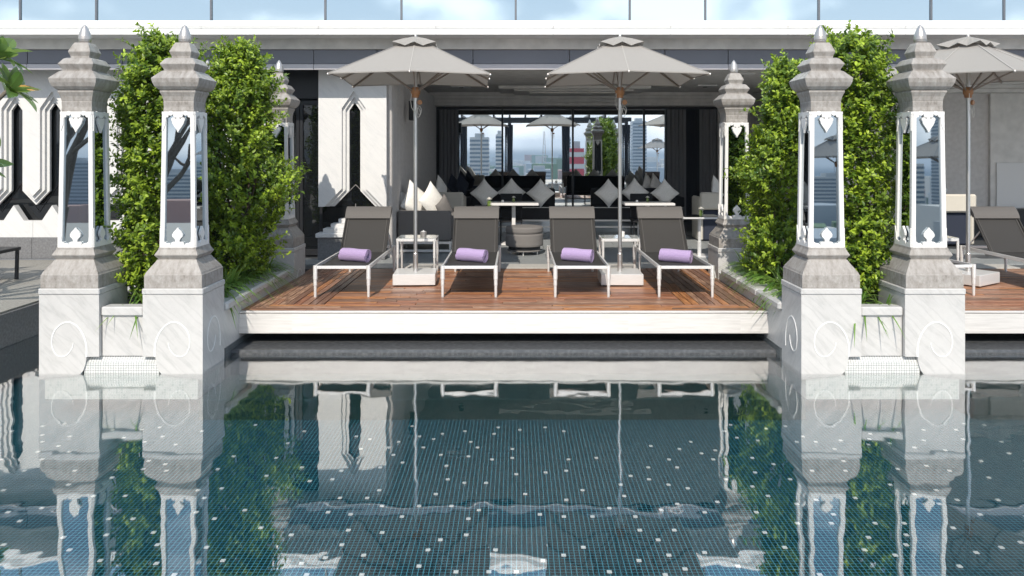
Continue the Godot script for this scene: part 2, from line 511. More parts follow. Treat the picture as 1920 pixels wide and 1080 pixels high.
func make_deck(x0: float, x1: float, edge_left: bool, edge_right: bool, label: String) -> void:
	rng.seed = int(x0 * 10) + 300
	var t := thing("pool_deck", label, "deck", Vector3(0, 0, 0))
	var zf := -8.93
	var zr := -12.2
	obj("joist_bed", S().box(Vector3((x0 + x1) / 2, 0.25, (zf + zr) / 2 - 0.02), Vector3(x1 - x0 - 0.02, 0.23, zf - zr - 0.06)), M.beam_dark, t)
	obj("fascia", S().box(Vector3((x0 + x1) / 2, 0.2625, zf - 0.01), Vector3(x1 - x0, 0.222, 0.04), 0.004), M.fascia, t)
	obj("edge_strip", S().box(Vector3((x0 + x1) / 2, 0.391, zf - 0.007), Vector3(x1 - x0, 0.022, 0.046), 0.005), M.fascia, t)
	var w := 0.088
	var rows := 36
	for i in rows:
		var z := zf - 0.075 - i * w
		if z - w / 2 < zr:
			break
		var inset := 0.0 if i < 4 else 0.88
		var a := x0 + (minf(i * w, inset) if edge_left else 0.0) + 0.01
		var b := x1 - (minf(i * w, inset) if edge_right else 0.0) - 0.01
		if i >= 4:
			a = x0 + (0.89 if edge_left else 0.01)
			b = x1 - (0.89 if edge_right else 0.01)
		else:
			a = x0 + (i * w + 0.01)
			b = x1 - (i * w + 0.01)
		run(t, a, b, z, w)
	for side in [0, 1]:
		if (side == 0 and not edge_left) or (side == 1 and not edge_right):
			continue
		for i in 10:
			var x := x0 + 0.05 + i * w if side == 0 else x1 - 0.05 - i * w
			run(t, zr + 0.01, zf - 0.05 - minf(i + 1, 4) * w + 0.02, x, w, PI / 2)

func make_terraces() -> void:
	# grey stone paving behind the deck, in slabs
	var f := struct(obj("terrace_floor", S().box(Vector3(1.0, 0.0, -17.2), Vector3(26.0, 0.76, 9.98)), M.dark_granite))
	rng.seed = 77
	var rows := [[-12.21, -12.62, M.pale_granite], [-12.62, -13.25, M.granite], [-13.25, -13.9, M.granite], [-13.9, -14.55, M.granite], [-14.55, -15.2, M.granite], [-15.2, -15.9, M.granite], [-15.9, -16.7, M.granite], [-16.7, -17.6, M.granite]]
	for r in rows.size():
		var x := -3.1 - (0.45 if r % 2 else 0.0)
		var k := 0
		while x < 7.6:
			var g: Material = rows[r][2]
			obj("paving_slab", S().box(Vector3(0, 0, 0), Vector3(0.894, 0.02, rows[r][0] - rows[r][1] - 0.006), 0.002), g, f, Vector3(x + 0.45, 0.390, (rows[r][0] + rows[r][1]) / 2))
			x += 0.9
			k += 1
	var l := struct(obj("side_terrace", S().box(Vector3(-10.7, -0.1, -5.6), Vector3(10.0, 0.96, 15.0), 0.01), M.base_granite))
	for i in 10:
		for j in 6:
			obj("paving_slab", S().box(Vector3.ZERO, Vector3(0.894, 0.02, 0.894), 0.002), M.walk, l, Vector3(-6.16 - j * 0.9, 0.392, -12.66 + i * 0.9))
	struct(obj("side_terrace", S().box(Vector3(-4.7, 0.1, -12.65), Vector3(1.98, 0.58, 0.9), 0.01), M.base_granite))
	struct(obj("far_terrace", S().box(Vector3(-6.3, -0.15, 5.6), Vector3(25.4, 0.9, 7.4), 0.02), M.walk))
	struct(obj("lower_terrace", S().box(Vector3(13.7, -0.75, 5.6), Vector3(14.6, 0.6, 7.4), 0.02), M.walk))

func make_planter(x0: float, x1: float, inner_right: bool, label: String) -> void:
	# a long marble trough between two pairs of pillars; its end to the pool is closed by a panel with a tiled spout niche
	var t := thing("planter", label, "planter", Vector3((x0 + x1) / 2, 0, -7.87), 0.0, "marble planters beside the deck")
	var hw := (x1 - x0) / 2
	var gap := hw - 0.59
	obj("front_panel", S().box(Vector3(0, 0.36, -0.10), Vector3(gap * 2 - 0.004, 0.40, 0.10), 0.003), M.marble, t)
	obj("coping", S().box(Vector3(0, 0.605, -0.105), Vector3(gap * 2 - 0.006, 0.09, 0.17), 0.012), M.marble, t)
	obj("tile_niche", S().prism(PackedVector2Array([Vector2(-0.02, -0.26), Vector2(-0.02, 0.10), Vector2(-0.075, 0.16), Vector2(-0.18, 0.16), Vector2(-0.18, -0.26)]), -hw + 0.43, hw - 0.43, func(p: Vector2, z: float): return Vector3(z, p.y, p.x)), M.mosaic, t)
	obj("submerged_base", S().box(Vector3(0, -0.14, -0.30), Vector3(hw * 2 - 0.09, 0.235, 0.58), 0.004), M.wet_mosaic, t)
	obj("soil", S().box(Vector3(0, 0.40, -2.0), Vector3(hw * 2 - 0.2, 0.20, 3.4)), M.soil, t)
	for s in [-1, 1]:
		obj("side_wall", S().box(Vector3(s * (hw - 0.05), 0.10, -2.18), Vector3(0.10, 0.80, 3.18), 0.004), M.marble, t)
		for k in 3: # coping stones along the side
			var y := 0.545
			obj("coping", S().box(Vector3(s * (hw - 0.09), y, -0.595 - 0.395 - k * 0.795 + 0.002), Vector3(0.26, 0.09, 0.789), 0.02), M.marble, t)
	obj("rear_wall", S().box(Vector3(0, 0.2, -3.83), Vector3(hw * 2 - 0.22, 0.60, 0.08), 0.004), M.marble, t)
	var s := 1 if inner_right else -1
	obj("waterline_tiles", S().box(Vector3(s * (hw + 0.004), -0.08, -1.3), Vector3(0.012, 0.36, 1.4)), M.dark_mosaic, t)

const SCROLL := [[-0.173, 0.165], [-0.176, 0.23], [-0.167, 0.30], [-0.145, 0.37], [-0.108, 0.433], [-0.055, 0.485], [0.009, 0.507], [0.072, 0.49], [0.126, 0.443], [0.158, 0.385], [0.169, 0.316], [0.162, 0.255], [0.136, 0.199], [0.10, 0.172], [0.058, 0.168], [0.018, 0.185], [-0.018, 0.225], [-0.038, 0.265], [-0.044, 0.306]]

func ribbon(pts: Array, w: float, h0: float, h1: float, at: Callable) -> Shape: # a flat band along a curve on a face
	var s := S()
	var c := Curve2D.new()
	for i in pts.size():
		var p := Vector2(pts[i][0], pts[i][1])
		var tan_ := Vector2.ZERO
		if i > 0 and i < pts.size() - 1:
			tan_ = (Vector2(pts[i + 1][0], pts[i + 1][1]) - Vector2(pts[i - 1][0], pts[i - 1][1])) / 6.0
		c.add_point(p, -tan_, tan_)
	var n := 48
	var l := []
	for i in n + 1:
		var p := c.sample_baked(c.get_baked_length() * i / n, true)
		var q := c.sample_baked(minf(c.get_baked_length() * (i + 0.5) / n, c.get_baked_length()), true)
		var o := c.sample_baked(maxf(c.get_baked_length() * (i - 0.5) / n, 0.0), true)
		var d := (q - o).normalized().orthogonal() * w / 2 * (1.0 - 0.55 * i / n)
		l.append([p - d, p + d])
	var up: Vector3 = at.call(Vector2.ZERO, h1) - at.call(Vector2.ZERO, h0)
	for i in n:
		s.quad(at.call(l[i][0], h1), at.call(l[i + 1][0], h1), at.call(l[i + 1][1], h1), at.call(l[i][1], h1), up)
		for e in 2:
			var a: Vector3 = at.call(l[i][e], h1)
			s.quad(a, at.call(l[i + 1][e], h1), at.call(l[i + 1][e], h0), at.call(l[i][e], h0), a - at.call((l[i][0] + l[i][1]) / 2, h1))
	return s

func circle(c: Vector2, r: float, n := 14, sy := 1.0) -> PackedVector2Array:
	var p := PackedVector2Array()
	for i in n:
		p.append(c + Vector2(cos(TAU * i / n) * r, sin(TAU * i / n) * r * sy))
	return p

func unite(list: Array) -> PackedVector2Array:
	var a: PackedVector2Array = list[0]
	for i in range(1, list.size()):
		var m := Geometry2D.merge_polygons(a, list[i])
		var best := 0
		for k in m.size():
			if absf(area2(m[k])) > absf(area2(m[best])):
				best = k
		a = m[best]
	return a

func area2(p: PackedVector2Array) -> float:
	var s := 0.0
	for i in p.size():
		s += p[i].cross(p[(i + 1) % p.size()])
	return s / 2

func mirrored(p: Array) -> PackedVector2Array: # half an outline (x >= 0, top to bottom) and its mirror image
	var o := PackedVector2Array()
	for q in p:
		o.append(Vector2(q[0], q[1]))
	for i in range(p.size() - 1, -1, -1):
		if p[i][0] > 0.001:
			o.append(Vector2(-p[i][0], p[i][1]))
	return o

func make_pillar(label: String, tail: int, at: Vector3) -> Node3D:
	# marble plinth, stone base, tapered mirror shaft in a carved white frame, tiered stone cap, metal finial; y is measured from the water
	var t := thing("mirror_pillar", label, "pillar", at, 0.0, "mirror pillars on the planters")
	var cut := [Vector2(-0.295, 0.165), Vector2(-0.172, 0.165), Vector2(-0.160, 0.09), Vector2(-0.140, 0.03), Vector2(-0.10, -0.02), Vector2(0.295, -0.06), Vector2(0.295, 0.775), Vector2(-0.295, 0.775)]
	var poly := PackedVector2Array()
	for p in cut:
		poly.append(Vector2(p.x * -tail, p.y))
	var plinth := obj("plinth", S().prism(poly, -0.29, 0.29), M.marble, t)
	obj("top_band", S().box(Vector3(0, 0.806, 0), Vector3(0.602, 0.058, 0.602), 0.008), M.marble, plinth)
	obj("scroll", ribbon(SCROLL, 0.017, 0.285, 0.2945, func(p: Vector2, z: float): return Vector3(p.x * -tail, p.y, z)), M.inlay, plinth)
	for s in [-1, 1]:
		obj("scroll", ribbon(SCROLL, 0.017, 0.29, 0.2995, func(p: Vector2, z: float): return Vector3(s * z, p.y, p.x)), M.inlay, plinth)
	obj("base_block", S().rings([[0.282, 0.835], [0.284, 0.845], [0.284, 0.965], [0.278, 0.972], [0.272, 0.990], [0.205, 1.088], [0.196, 1.106], [0.190, 1.108]]), M.cap, t)
	obj("base_moulding", S().rings([[0.186, 1.108], [0.188, 1.114], [0.214, 1.150], [0.214, 1.158], [0.188, 1.205], [0.184, 1.226]]), M.cap, t)
	var y0 := 1.226
	var y1 := 2.583
	var half := func(y: float) -> float: return lerpf(0.176, 0.160, (y - y0) / (y1 - y0))
	obj("shaft_core", S().rings([[0.150, y0], [0.134, y1]]), M.mirror_edge, t)
	var bottom_list := [PackedVector2Array([Vector2(-0.16, 1.226), Vector2(0.16, 1.226), Vector2(0.16, 1.248), Vector2(-0.16, 1.248)]),
		mirrored([[0.0, 1.425], [0.014, 1.404], [0.036, 1.382], [0.050, 1.356], [0.048, 1.334], [0.030, 1.318], [0.020, 1.300], [0.022, 1.24]])]
	var top_list := [PackedVector2Array([Vector2(-0.16, 2.583), Vector2(0.16, 2.583), Vector2(0.16, 2.556), Vector2(-0.16, 2.556)]),
		mirrored([[0.0, 2.565], [0.014, 2.56], [0.014, 2.515], [0.040, 2.508], [0.062, 2.490], [0.060, 2.468], [0.040, 2.436], [0.016, 2.404], [0.0, 2.372]])]
	for sx in [-1.0, 1.0]:
		for q in [[0.050, 1.296, 0.022], [0.036, 1.258, 0.026], [0.092, 1.244, 0.026], [0.116, 1.296, 0.022], [0.132, 1.258, 0.026]]:
			bottom_list.append(circle(Vector2(sx * q[0], q[1]), q[2]))
		for q in [[0.050, 2.504, 0.021], [0.026, 2.546, 0.024], [0.078, 2.566, 0.024], [0.120, 2.546, 0.022], [0.118, 2.500, 0.022]]:
			top_list.append(circle(Vector2(sx * q[0], q[1]), q[2]))
		bottom_list.append(PackedVector2Array([Vector2(sx * 0.125, 1.25), Vector2(sx * 0.16, 1.25), Vector2(sx * 0.16, 1.42), Vector2(sx * 0.130, 1.33)]))
		top_list.append(PackedVector2Array([Vector2(sx * 0.125, 2.56), Vector2(sx * 0.155, 2.56), Vector2(sx * 0.155, 2.39), Vector2(sx * 0.130, 2.46)]))
	var bottom_rail := unite(bottom_list)
	var top_rail := unite(top_list)
	for k in 4:
		var b := Basis(Vector3.UP, k * PI / 2)
		var on := func(p: Vector2, z: float) -> Vector3: return b * Vector3(p.x * half.call(p.y) / 0.168, p.y, half.call(p.y) + z)
		# the pane, its posts and the carved rails
		obj("mirror_pane", S().prism(PackedVector2Array([Vector2(-0.128, y0), Vector2(0.128, y0), Vector2(0.128, y1), Vector2(-0.128, y1)]), -0.030, -0.022, on), M.mirror, t)
		obj("carved_foot", S().prism(bottom_rail, -0.016, 0.008, on), M.paint, t)
		obj("carved_head", S().prism(top_rail, -0.016, 0.008, on), M.paint, t)
		var q := func(y: float, w0: float, w1: float) -> Vector3: return b * Vector3(half.call(y) - w0, y, half.call(y) - w1)
		var p := S()
		var c0 := [q.call(y0, 0, 0), q.call(y0, 0.042, 0), q.call(y0, 0.042, 0.042), q.call(y0, 0, 0.042)]
		var c1 := [q.call(y1, 0, 0), q.call(y1, 0.042, 0), q.call(y1, 0.042, 0.042), q.call(y1, 0, 0.042)]
		for i in 4:
			var j := (i + 1) % 4
			p.quad(c0[i], c0[j], c1[j], c1[i], (c0[i] + c0[j]) / 2 - (c0[0] + c0[2]) / 2)
		obj("corner_post", p, M.paint, t)
	obj("neck", S().rings([[0.150, 2.583], [0.152, 2.60], [0.149, 2.63], [0.152, 2.68], [0.150, 2.685], [0.160, 2.735], [0.174, 2.768], [0.178, 2.774], [0.178, 2.792], [0.172, 2.796]]), M.cap, t)
	obj("cap", S().rings([[0.172, 2.796], [0.190, 2.806], [0.214, 2.832], [0.230, 2.870], [0.237, 2.906], [0.237, 2.914], [0.170, 2.985], [0.150, 2.995]]), M.cap, t)
	obj("upper_tier", S().rings([[0.146, 2.995], [0.150, 3.010], [0.176, 3.056], [0.176, 3.064], [0.140, 3.115], [0.120, 3.125], [0.100, 3.128]]), M.cap, t)
	obj("top_tier", S().rings([[0.094, 3.128], [0.094, 3.146], [0.110, 3.186], [0.110, 3.194], [0.082, 3.260], [0.068, 3.286]]), M.cap, t)
	obj("finial", S().lathe([[0.048, 3.286], [0.058, 3.300], [0.062, 3.325], [0.060, 3.355], [0.052, 3.392], [0.036, 3.432], [0.016, 3.465], [0.0, 3.482]], 20), M.silver, t)
	return t

func opening(c: float, grow: float) -> PackedVector2Array: # outline of a pointed slot that flares open at the foot
	var p := PackedVector2Array([Vector2(c, 2.986), Vector2(c + 0.091, 2.854), Vector2(c + 0.091, 1.52), Vector2(c + 0.62, 0.97), Vector2(c - 0.62, 0.97), Vector2(c - 0.091, 1.52), Vector2(c - 0.091, 2.854)])
	return p if grow == 0.0 else Geometry2D.offset_polygon(p, grow, Geometry2D.JOIN_MITER)[0]

func cut_panel(b: Node3D, called: String, r: PackedVector2Array, slots: Array) -> void: # three stepped marble leaves with the slots cut out of them
	for k in 3:
		var parts := [r]
		for c in slots:
			var next := []
			for p in parts:
				for q in Geometry2D.clip_polygons(p, opening(c, 0.104 - 0.052 * k)):
					if not Geometry2D.is_polygon_clockwise(q):
						next.append(q)
			parts = next
		for q in parts:
			obj(called, S().prism(q, -13.252 - 0.05 * k, -13.2 - 0.05 * k), M.facade, b)

func make_building() -> void:
	var b := thing("hotel_building", "long pale hotel wing with glass upper storey, white cornice and open lounge", "building")
	# upper storey of mirror glass
	var xs := [-9.6, -7.82, -6.62, -4.81, -3.01, -1.81, -0.008, 1.79, 2.98, 4.77, 6.54, 7.69, 9.5, 11.3]
	for i in xs.size() - 1:
		var tilt := Basis(Vector3.UP, 0.004 * sin(i * 2.7)) * Basis(Vector3.RIGHT, 0.004 * cos(i * 4.1))
		obj("glass_pane", S().box(Vector3.ZERO, Vector3(xs[i + 1] - xs[i] - 0.03, 3.2, 0.02)), M.sky_glass, b, Vector3((xs[i] + xs[i + 1]) / 2, 5.78, -12.63), tilt)
		obj("mullion", S().box(Vector3(xs[i], 5.78, -12.62), Vector3(0.032, 3.2, 0.05), 0.004), M.mullion, b)
	obj("roof_slab", S().box(Vector3(1.0, 5.6, -17.0), Vector3(30.0, 3.6, 8.6)), M.plaster, b)
	# white cornice in lengths: a rounded roll above a flat band
	var prof := PackedVector2Array([Vector2(-0.45, 4.19), Vector2(-0.06, 4.19), Vector2(-0.02, 4.175), Vector2(0.012, 4.14), Vector2(0.025, 4.10), Vector2(0.012, 4.06), Vector2(-0.004, 4.043), Vector2(-0.004, 4.033), Vector2(0.018, 4.031), Vector2(0.018, 3.965), Vector2(-0.45, 3.965)])
	var x := -12.0
	while x < 14.0:
		var x1 := x + 1.795
		obj("cornice", S().prism(prof, x + 0.002, x1 - 0.002, func(p: Vector2, z: float): return Vector3(z, p.y, -12.25 + p.x)), M.cornice, b)
		x = x1
	obj("ledge_line", S().box(Vector3(1.0, 4.198, -12.55), Vector3(30.0, 0.014, 0.12)), M.frame, b)
	# band of grey metal panels above a pale lip
	var ps := [-12.0, -10.3, -8.8, -7.80, -6.28, -4.76, -3.23, -2.22, -0.69, 0.85, 2.37, 3.38, 4.91, 5.93, 7.48, 9.0, 10.5, 12.0]
	for i in ps.size() - 1:
		obj("metal_panel", S().box(Vector3((ps[i] + ps[i + 1]) / 2, 3.767, -12.78), Vector3(ps[i + 1] - ps[i] - 0.010, 0.390, 0.04), 0.003), M.panel, b)
		obj("lip", S().box(Vector3((ps[i] + ps[i + 1]) / 2, 3.522, -12.77), Vector3(ps[i + 1] - ps[i] - 0.006, 0.09, 0.06), 0.006), M.lip, b)
	obj("panel_backing", S().box(Vector3(1.0, 3.71, -12.84), Vector3(26.0, 0.45, 0.06)), M.black, b)
	# walls of white marble with pointed slots
	var c0 := -9.568
	for i in 8:
		var c := c0 + i * 0.634
		var r := PackedVector2Array([Vector2(c, 1.232), Vector2(c + 0.634, 1.232), Vector2(c + 0.634, 3.62), Vector2(c, 3.62)])
		if i == 7:
			r = PackedVector2Array([Vector2(c, 1.232), Vector2(c + 0.44, 1.232), Vector2(c + 0.44, 3.62), Vector2(c, 3.62)])
		cut_panel(b, "wall_panel", r, [c, c + 0.634])
		var low := unite([PackedVector2Array([Vector2(c - 0.315, 0.757), Vector2(c + 0.315, 0.757), Vector2(c + 0.315, 1.03), Vector2(c - 0.315, 1.03)]), PackedVector2Array([Vector2(c - 0.19, 1.0), Vector2(c + 0.19, 1.0), Vector2(c, 1.285)])])
		obj("wall_foot", S().prism(low, -13.34, -13.21), M.facade, b)
		obj("plinth_slab", S().box(Vector3(c, 0.578, -13.26), Vector3(0.63, 0.354, 0.16), 0.004), M.base_granite, b)
	obj("slot_glass", S().box(Vector3(-6.9, 2.1, -13.42), Vector3(5.8, 2.9, 0.04)), M.dark_glass, b)
	for i in 8: # bars of the glazing below each tooth
		var c := c0 + i * 0.634
		for s in [-1, 1]:
			obj("glazing_bar", S().bar(Vector3(c, 1.62, -13.39), Vector3(c + s * 0.317, 1.16, -13.39), 0.009, 0.009), M.frame, b)
	# the pier beside the lounge
	cut_panel(b, "pier_panel", PackedVector2Array([Vector2(-3.265, 1.262), Vector2(-2.142, 1.262), Vector2(-2.142, 3.62), Vector2(-3.265, 3.62)]), [-2.684])
	obj("pier_core", S().box(Vector3(-2.70, 2.0, -17.2), Vector3(1.10, 3.2, 7.5)), M.flute, b)
	obj("pier_glass", S().box(Vector3(-2.70, 2.0, -13.40), Vector3(1.08, 2.8, 0.04)), M.dark_glass, b)
	obj("glazing_bar", S().bar(Vector3(-2.684, 1.62, -13.37), Vector3(-2.55, 1.48, -13.37), 0.012, 0.012), M.silver, b)
	obj("glazing_bar", S().bar(Vector3(-2.684, 1.62, -13.37), Vector3(-2.82, 1.48, -13.37), 0.012, 0.012), M.silver, b)
	obj("glazing_bar", S().bar(Vector3(-2.684, 1.30, -13.365), Vector3(-2.684, 0.80, -13.365), 0.012, 0.012), M.silver, b)
	for k in 4:
		obj("pier_foot", S().box(Vector3(-2.70 + 0.03 * k, 0.80 + k * 0.075, -13.20 - 0.035 * k), Vector3(1.16 - 0.17 * k, 0.073, 0.30 - 0.03 * k), 0.012 if k == 0 else 0.004), M.facade, b)
	obj("pier_plinth", S().box(Vector3(-2.70, 0.581, -13.22), Vector3(1.10, 0.358, 0.26), 0.004), M.base_granite, b)
	# glazed doors between the wall and the pier
	obj("door_recess", S().box(Vector3(-3.70, 2.0, -14.5), Vector3(0.84, 3.3, 0.1)), M.black, b)
	for k in 2:
		var dx := -3.48 - k * 0.40
		var d := obj("glass_door", S().box(Vector3(dx, 1.72, -13.62), Vector3(0.30, 2.5, 0.02)), M.dark_glass, b)
		for s in [-1, 1]:
			obj("stile", S().box(Vector3(dx + s * 0.17, 1.72, -13.61), Vector3(0.055, 2.62, 0.06), 0.004), M.frame, d)
		obj("rail", S().box(Vector3(dx, 3.0, -13.61), Vector3(0.30, 0.08, 0.06), 0.004), M.frame, d)
		obj("rail", S().box(Vector3(dx, 0.46, -13.61), Vector3(0.30, 0.10, 0.06), 0.004), M.frame, d)
	obj("transom", S().box(Vector3(-3.68, 3.32, -13.6), Vector3(0.84, 0.5, 0.08)), M.frame, b)
	# lounge: fluted side wall, ceiling, window wall with curtains
	for i in 42:
		obj("flute", S().lathe([[0.075, 0.40], [0.075, 3.55]], 12, Vector3(-2.15, 0, -13.46 - i * 0.178)), M.flute, b)
	obj("ceiling", S().box(Vector3(4.5, 3.72, -17.0), Vector3(19.0, 0.14, 8.4)), M.plaster, b)
	for k in 3:
		obj("coffer_step", S().box(Vector3(1.3, 3.60 - k * 0.035, -18.6 - k * 0.10), Vector3(3.4 - k * 0.7, 0.07, 1.6 - k * 0.3), 0.004), M.plaster, b)
	for p in [[-1.25, -18.2], [4.25, -18.0], [-1.1, -15.4], [4.3, -15.3]]:
		var pl := obj("downlight_plate", S().box(Vector3(p[0], 3.635, p[1]), Vector3(0.44, 0.03, 0.44), 0.004), M.paint, b)
		obj("downlight_can", S().lathe([[0.055, 0.0], [0.045, 0.012]], 14, Vector3(p[0], 3.607, p[1])), M.frame, pl)
	for k in 4:
		obj("bulkhead", S().box(Vector3(1.6, 3.62 - k * 0.085, -20.45 - k * 0.05), Vector3(7.6, 0.083, 0.6), 0.006), M.plaster, b)
	var wx := [-1.66, -0.364, 1.484, 3.35, 3.95]
	for i in 4:
		obj("window_pane", S().box(Vector3((wx[i] + wx[i + 1]) / 2, 1.85, -21.0), Vector3(wx[i + 1] - wx[i] - 0.03, 2.9, 0.02)), M.window, b)
	for i in 5:
		obj("window_mullion", S().box(Vector3(wx[i], 1.85, -20.98), Vector3(0.05, 2.9, 0.06), 0.004), M.frame, b)
	obj("window_head", S().box(Vector3(1.6, 3.30, -20.97), Vector3(7.6, 0.09, 0.10)), M.frame, b)
	obj("rear_wall", S().box(Vector3(2.0, 1.9, -21.2), Vector3(9.0, 3.6, 0.3)), M.black, b)
	for r in [[-2.0, -1.52, M.curtain, 0.5], [3.92, 4.42, M.curtain, 0.3], [4.75, 5.2, M.curtain, 0.15], [4.42, 4.75, M.curtain_dark, 0.3]]:
		var n := 5
		for k in n:
			obj("curtain_fold", S().lathe([[0.055, 0.42], [0.05, 2.2], [0.045, 3.25]], 10, Vector3(lerpf(r[0], r[1], (k + 0.5) / n), 0, -20.80 + 0.02 * (k % 2))), r[2], b)
	obj("end_wall", S().box(Vector3(5.9, 2.0, -20.9), Vector3(1.3, 3.3, 0.1)), M.plaster, b)
	obj("wall_speaker", S().box(Vector3(-1.92, 2.93, -14.9), Vector3(0.14, 0.36, 0.22), 0.01), M.black, b)
	# the room to the right
	obj("partition", S().box(Vector3(6.2, 2.0, -18.9), Vector3(0.2, 3.3, 4.2)), M.plaster, b)
	obj("back_wall", S().box(Vector3(8.15, 2.0, -17.02), Vector3(3.7, 3.3, 0.16)), M.flute, b)
	obj("back_wall", S().box(Vector3(12.0, 2.0, -16.95), Vector3(4.0, 3.3, 0.16)), M.plaster, b)
	obj("wall_board", S().box(Vector3(10.42, 1.45, -16.85), Vector3(0.62, 0.96, 0.03), 0.004), M.paint, b)
	obj("wall_skirting", S().box(Vector3(10.5, 0.68, -16.75), Vector3(3.6, 0.56, 0.2)), M.black, b)
	for k in 3:
		obj("ceiling_moulding", S().box(Vector3(10.0, 3.59 - 0.08 * k, -16.6 - 0.1 * k), Vector3(7.4, 0.078, 0.5), 0.006), M.plaster, b)

# ------------------------------------------------------------------ furniture
func make_lounger(label: String, at: Vector3, turn := 0.0) -> Node3D:
	var t := thing("sun_lounger", label, "sun lounger", at, turn, "sun loungers on the decks")
	var f := S()
	f.bar(Vector3(-0.33, 0.366, 0), Vector3(0.33, 0.366, 0), 0.022, 0.036)
	f.bar(Vector3(-0.30, 0.366, -2.06), Vector3(0.30, 0.366, -2.06), 0.022, 0.036)
	for s in [-1, 1]:
		f.bar(Vector3(s * 0.325, 0.366, 0), Vector3(s * 0.325, 0.366, -2.07), 0.022, 0.045)
	obj("frame", f, M.steel, t)
	for p in [[-0.325, 0.0], [0.325, 0.0], [-0.325, -2.04], [0.325, -2.04]]:
		obj("leg", S().lathe([[0.015, 0.0], [0.017, 0.012], [0.0185, 0.135], [0.0185, 0.14], [0.0225, 0.145], [0.0225, 0.215], [0.027, 0.22], [0.027, 0.388]], 12, Vector3(p[0], 0, p[1])), M.steel, t)
	var sag := func(z: float) -> float: return 0.372 - 0.022 * sin(clampf(-z / 1.36, 0, 1) * PI)
	var s1 := S()
	for i in 12:
		var za := -0.012 - 1.34 * i / 12.0
		var zb := -0.012 - 1.34 * (i + 1) / 12.0
		for h in [0.0, -0.006]:
			s1.quad(Vector3(-0.312, sag.call(za) + h, za), Vector3(0.312, sag.call(za) + h, za), Vector3(0.312, sag.call(zb) + h, zb), Vector3(-0.312, sag.call(zb) + h, zb), Vector3(0, 1 if h == 0.0 else -1, 0))
	obj("seat", s1, M.sling, t)
	var a := Vector3(0, 0.375, -1.34)
	var e := Vector3(0, 0.962, -1.85)
	var d := (e - a).normalized()
	var nrm := Vector3.RIGHT.cross(d).normalized()
	if nrm.z < 0:
		nrm = -nrm
	var bk := S()
	for i in 10:
		var u0 := i / 10.0
		var u1 := (i + 1) / 10.0
		var p0 := a.lerp(e, u0) - nrm * 0.018 * sin(u0 * PI)
		var p1 := a.lerp(e, u1) - nrm * 0.018 * sin(u1 * PI)
		for h in [0.0, -0.006]:
			var o: Vector3 = nrm * h
			bk.quad(p0 + o + Vector3(-0.312, 0, 0), p0 + o + Vector3(0.312, 0, 0), p1 + o + Vector3(0.312, 0, 0), p1 + o + Vector3(-0.312, 0, 0), nrm if h == 0.0 else -nrm)
	var back := obj("backrest", bk, M.sling, t)
	for s in [-1, 1]:
		obj("side_tube", S().tube([a + Vector3(s * 0.312, 0, 0), e + Vector3(s * 0.312, 0, 0)], 0.011), M.sling, back)
		obj("seam", S().bar(a + Vector3(s * 0.275, 0, 0) + nrm * 0.001, e + Vector3(s * 0.275, 0, 0) + nrm * 0.001, 0.006, 0.004, 0.001), M.headrest, back)
		obj("prop", S().bar(a.lerp(e, 0.5) + Vector3(s * 0.29, 0, 0) - nrm * 0.02, Vector3(s * 0.30, 0.366, -1.95), 0.012, 0.02), M.steel, t)
	# head cushion folded over the top of the backrest
	var hp := S()
	var prof := []
	for i in 13:
		var u := i / 12.0
		prof.append(Vector2(lerpf(-0.205, 0.010, u), 0.010 + 0.030 * pow(sin(clampf(u * 0.94 + 0.04, 0, 1) * PI), 0.7)))
	for i in 12:
		var q0: Vector3 = e + d * prof[i].x + nrm * prof[i].y
		var q1: Vector3 = e + d * prof[i + 1].x + nrm * prof[i + 1].y
		var n0: Vector3 = (nrm - d * (prof[mini(i + 1, 12)].y - prof[maxi(i - 1, 0)].y) / (prof[mini(i + 1, 12)].x - prof[maxi(i - 1, 0)].x)).normalized()
		var n1: Vector3 = (nrm - d * (prof[mini(i + 2, 12)].y - prof[i].y) / (prof[mini(i + 2, 12)].x - prof[i].x)).normalized()
		var w := Vector3(0.325, 0, 0)
		hp.squad([q0 - w, q0 + w, q1 + w, q1 - w], [n0, n0, n1, n1])
		for s in [-1, 1]:
			var b0: Vector3 = e + d * prof[i].x
			var b1: Vector3 = e + d * prof[i + 1].x
			hp.quad(q0 + w * s, q1 + w * s, b1 + w * s, b0 + w * s, w * s)
	hp.quad(e + d * 0.010 + nrm * 0.012 - Vector3(0.325, 0, 0), e + d * 0.010 + nrm * 0.012 + Vector3(0.325, 0, 0), e + d * 0.008 - nrm * 0.03 + Vector3(0.325, 0, 0), e + d * 0.008 - nrm * 0.03 - Vector3(0.325, 0, 0), d)
	hp.quad(e + d * 0.008 - nrm * 0.03 + Vector3(0.325, 0, 0), e + d * 0.008 - nrm * 0.03 - Vector3(0.325, 0, 0), e - d * 0.16 - nrm * 0.022 - Vector3(0.325, 0, 0), e - d * 0.16 - nrm * 0.022 + Vector3(0.325, 0, 0), -nrm)
	obj("head_cushion", hp, M.headrest, t)
	return t

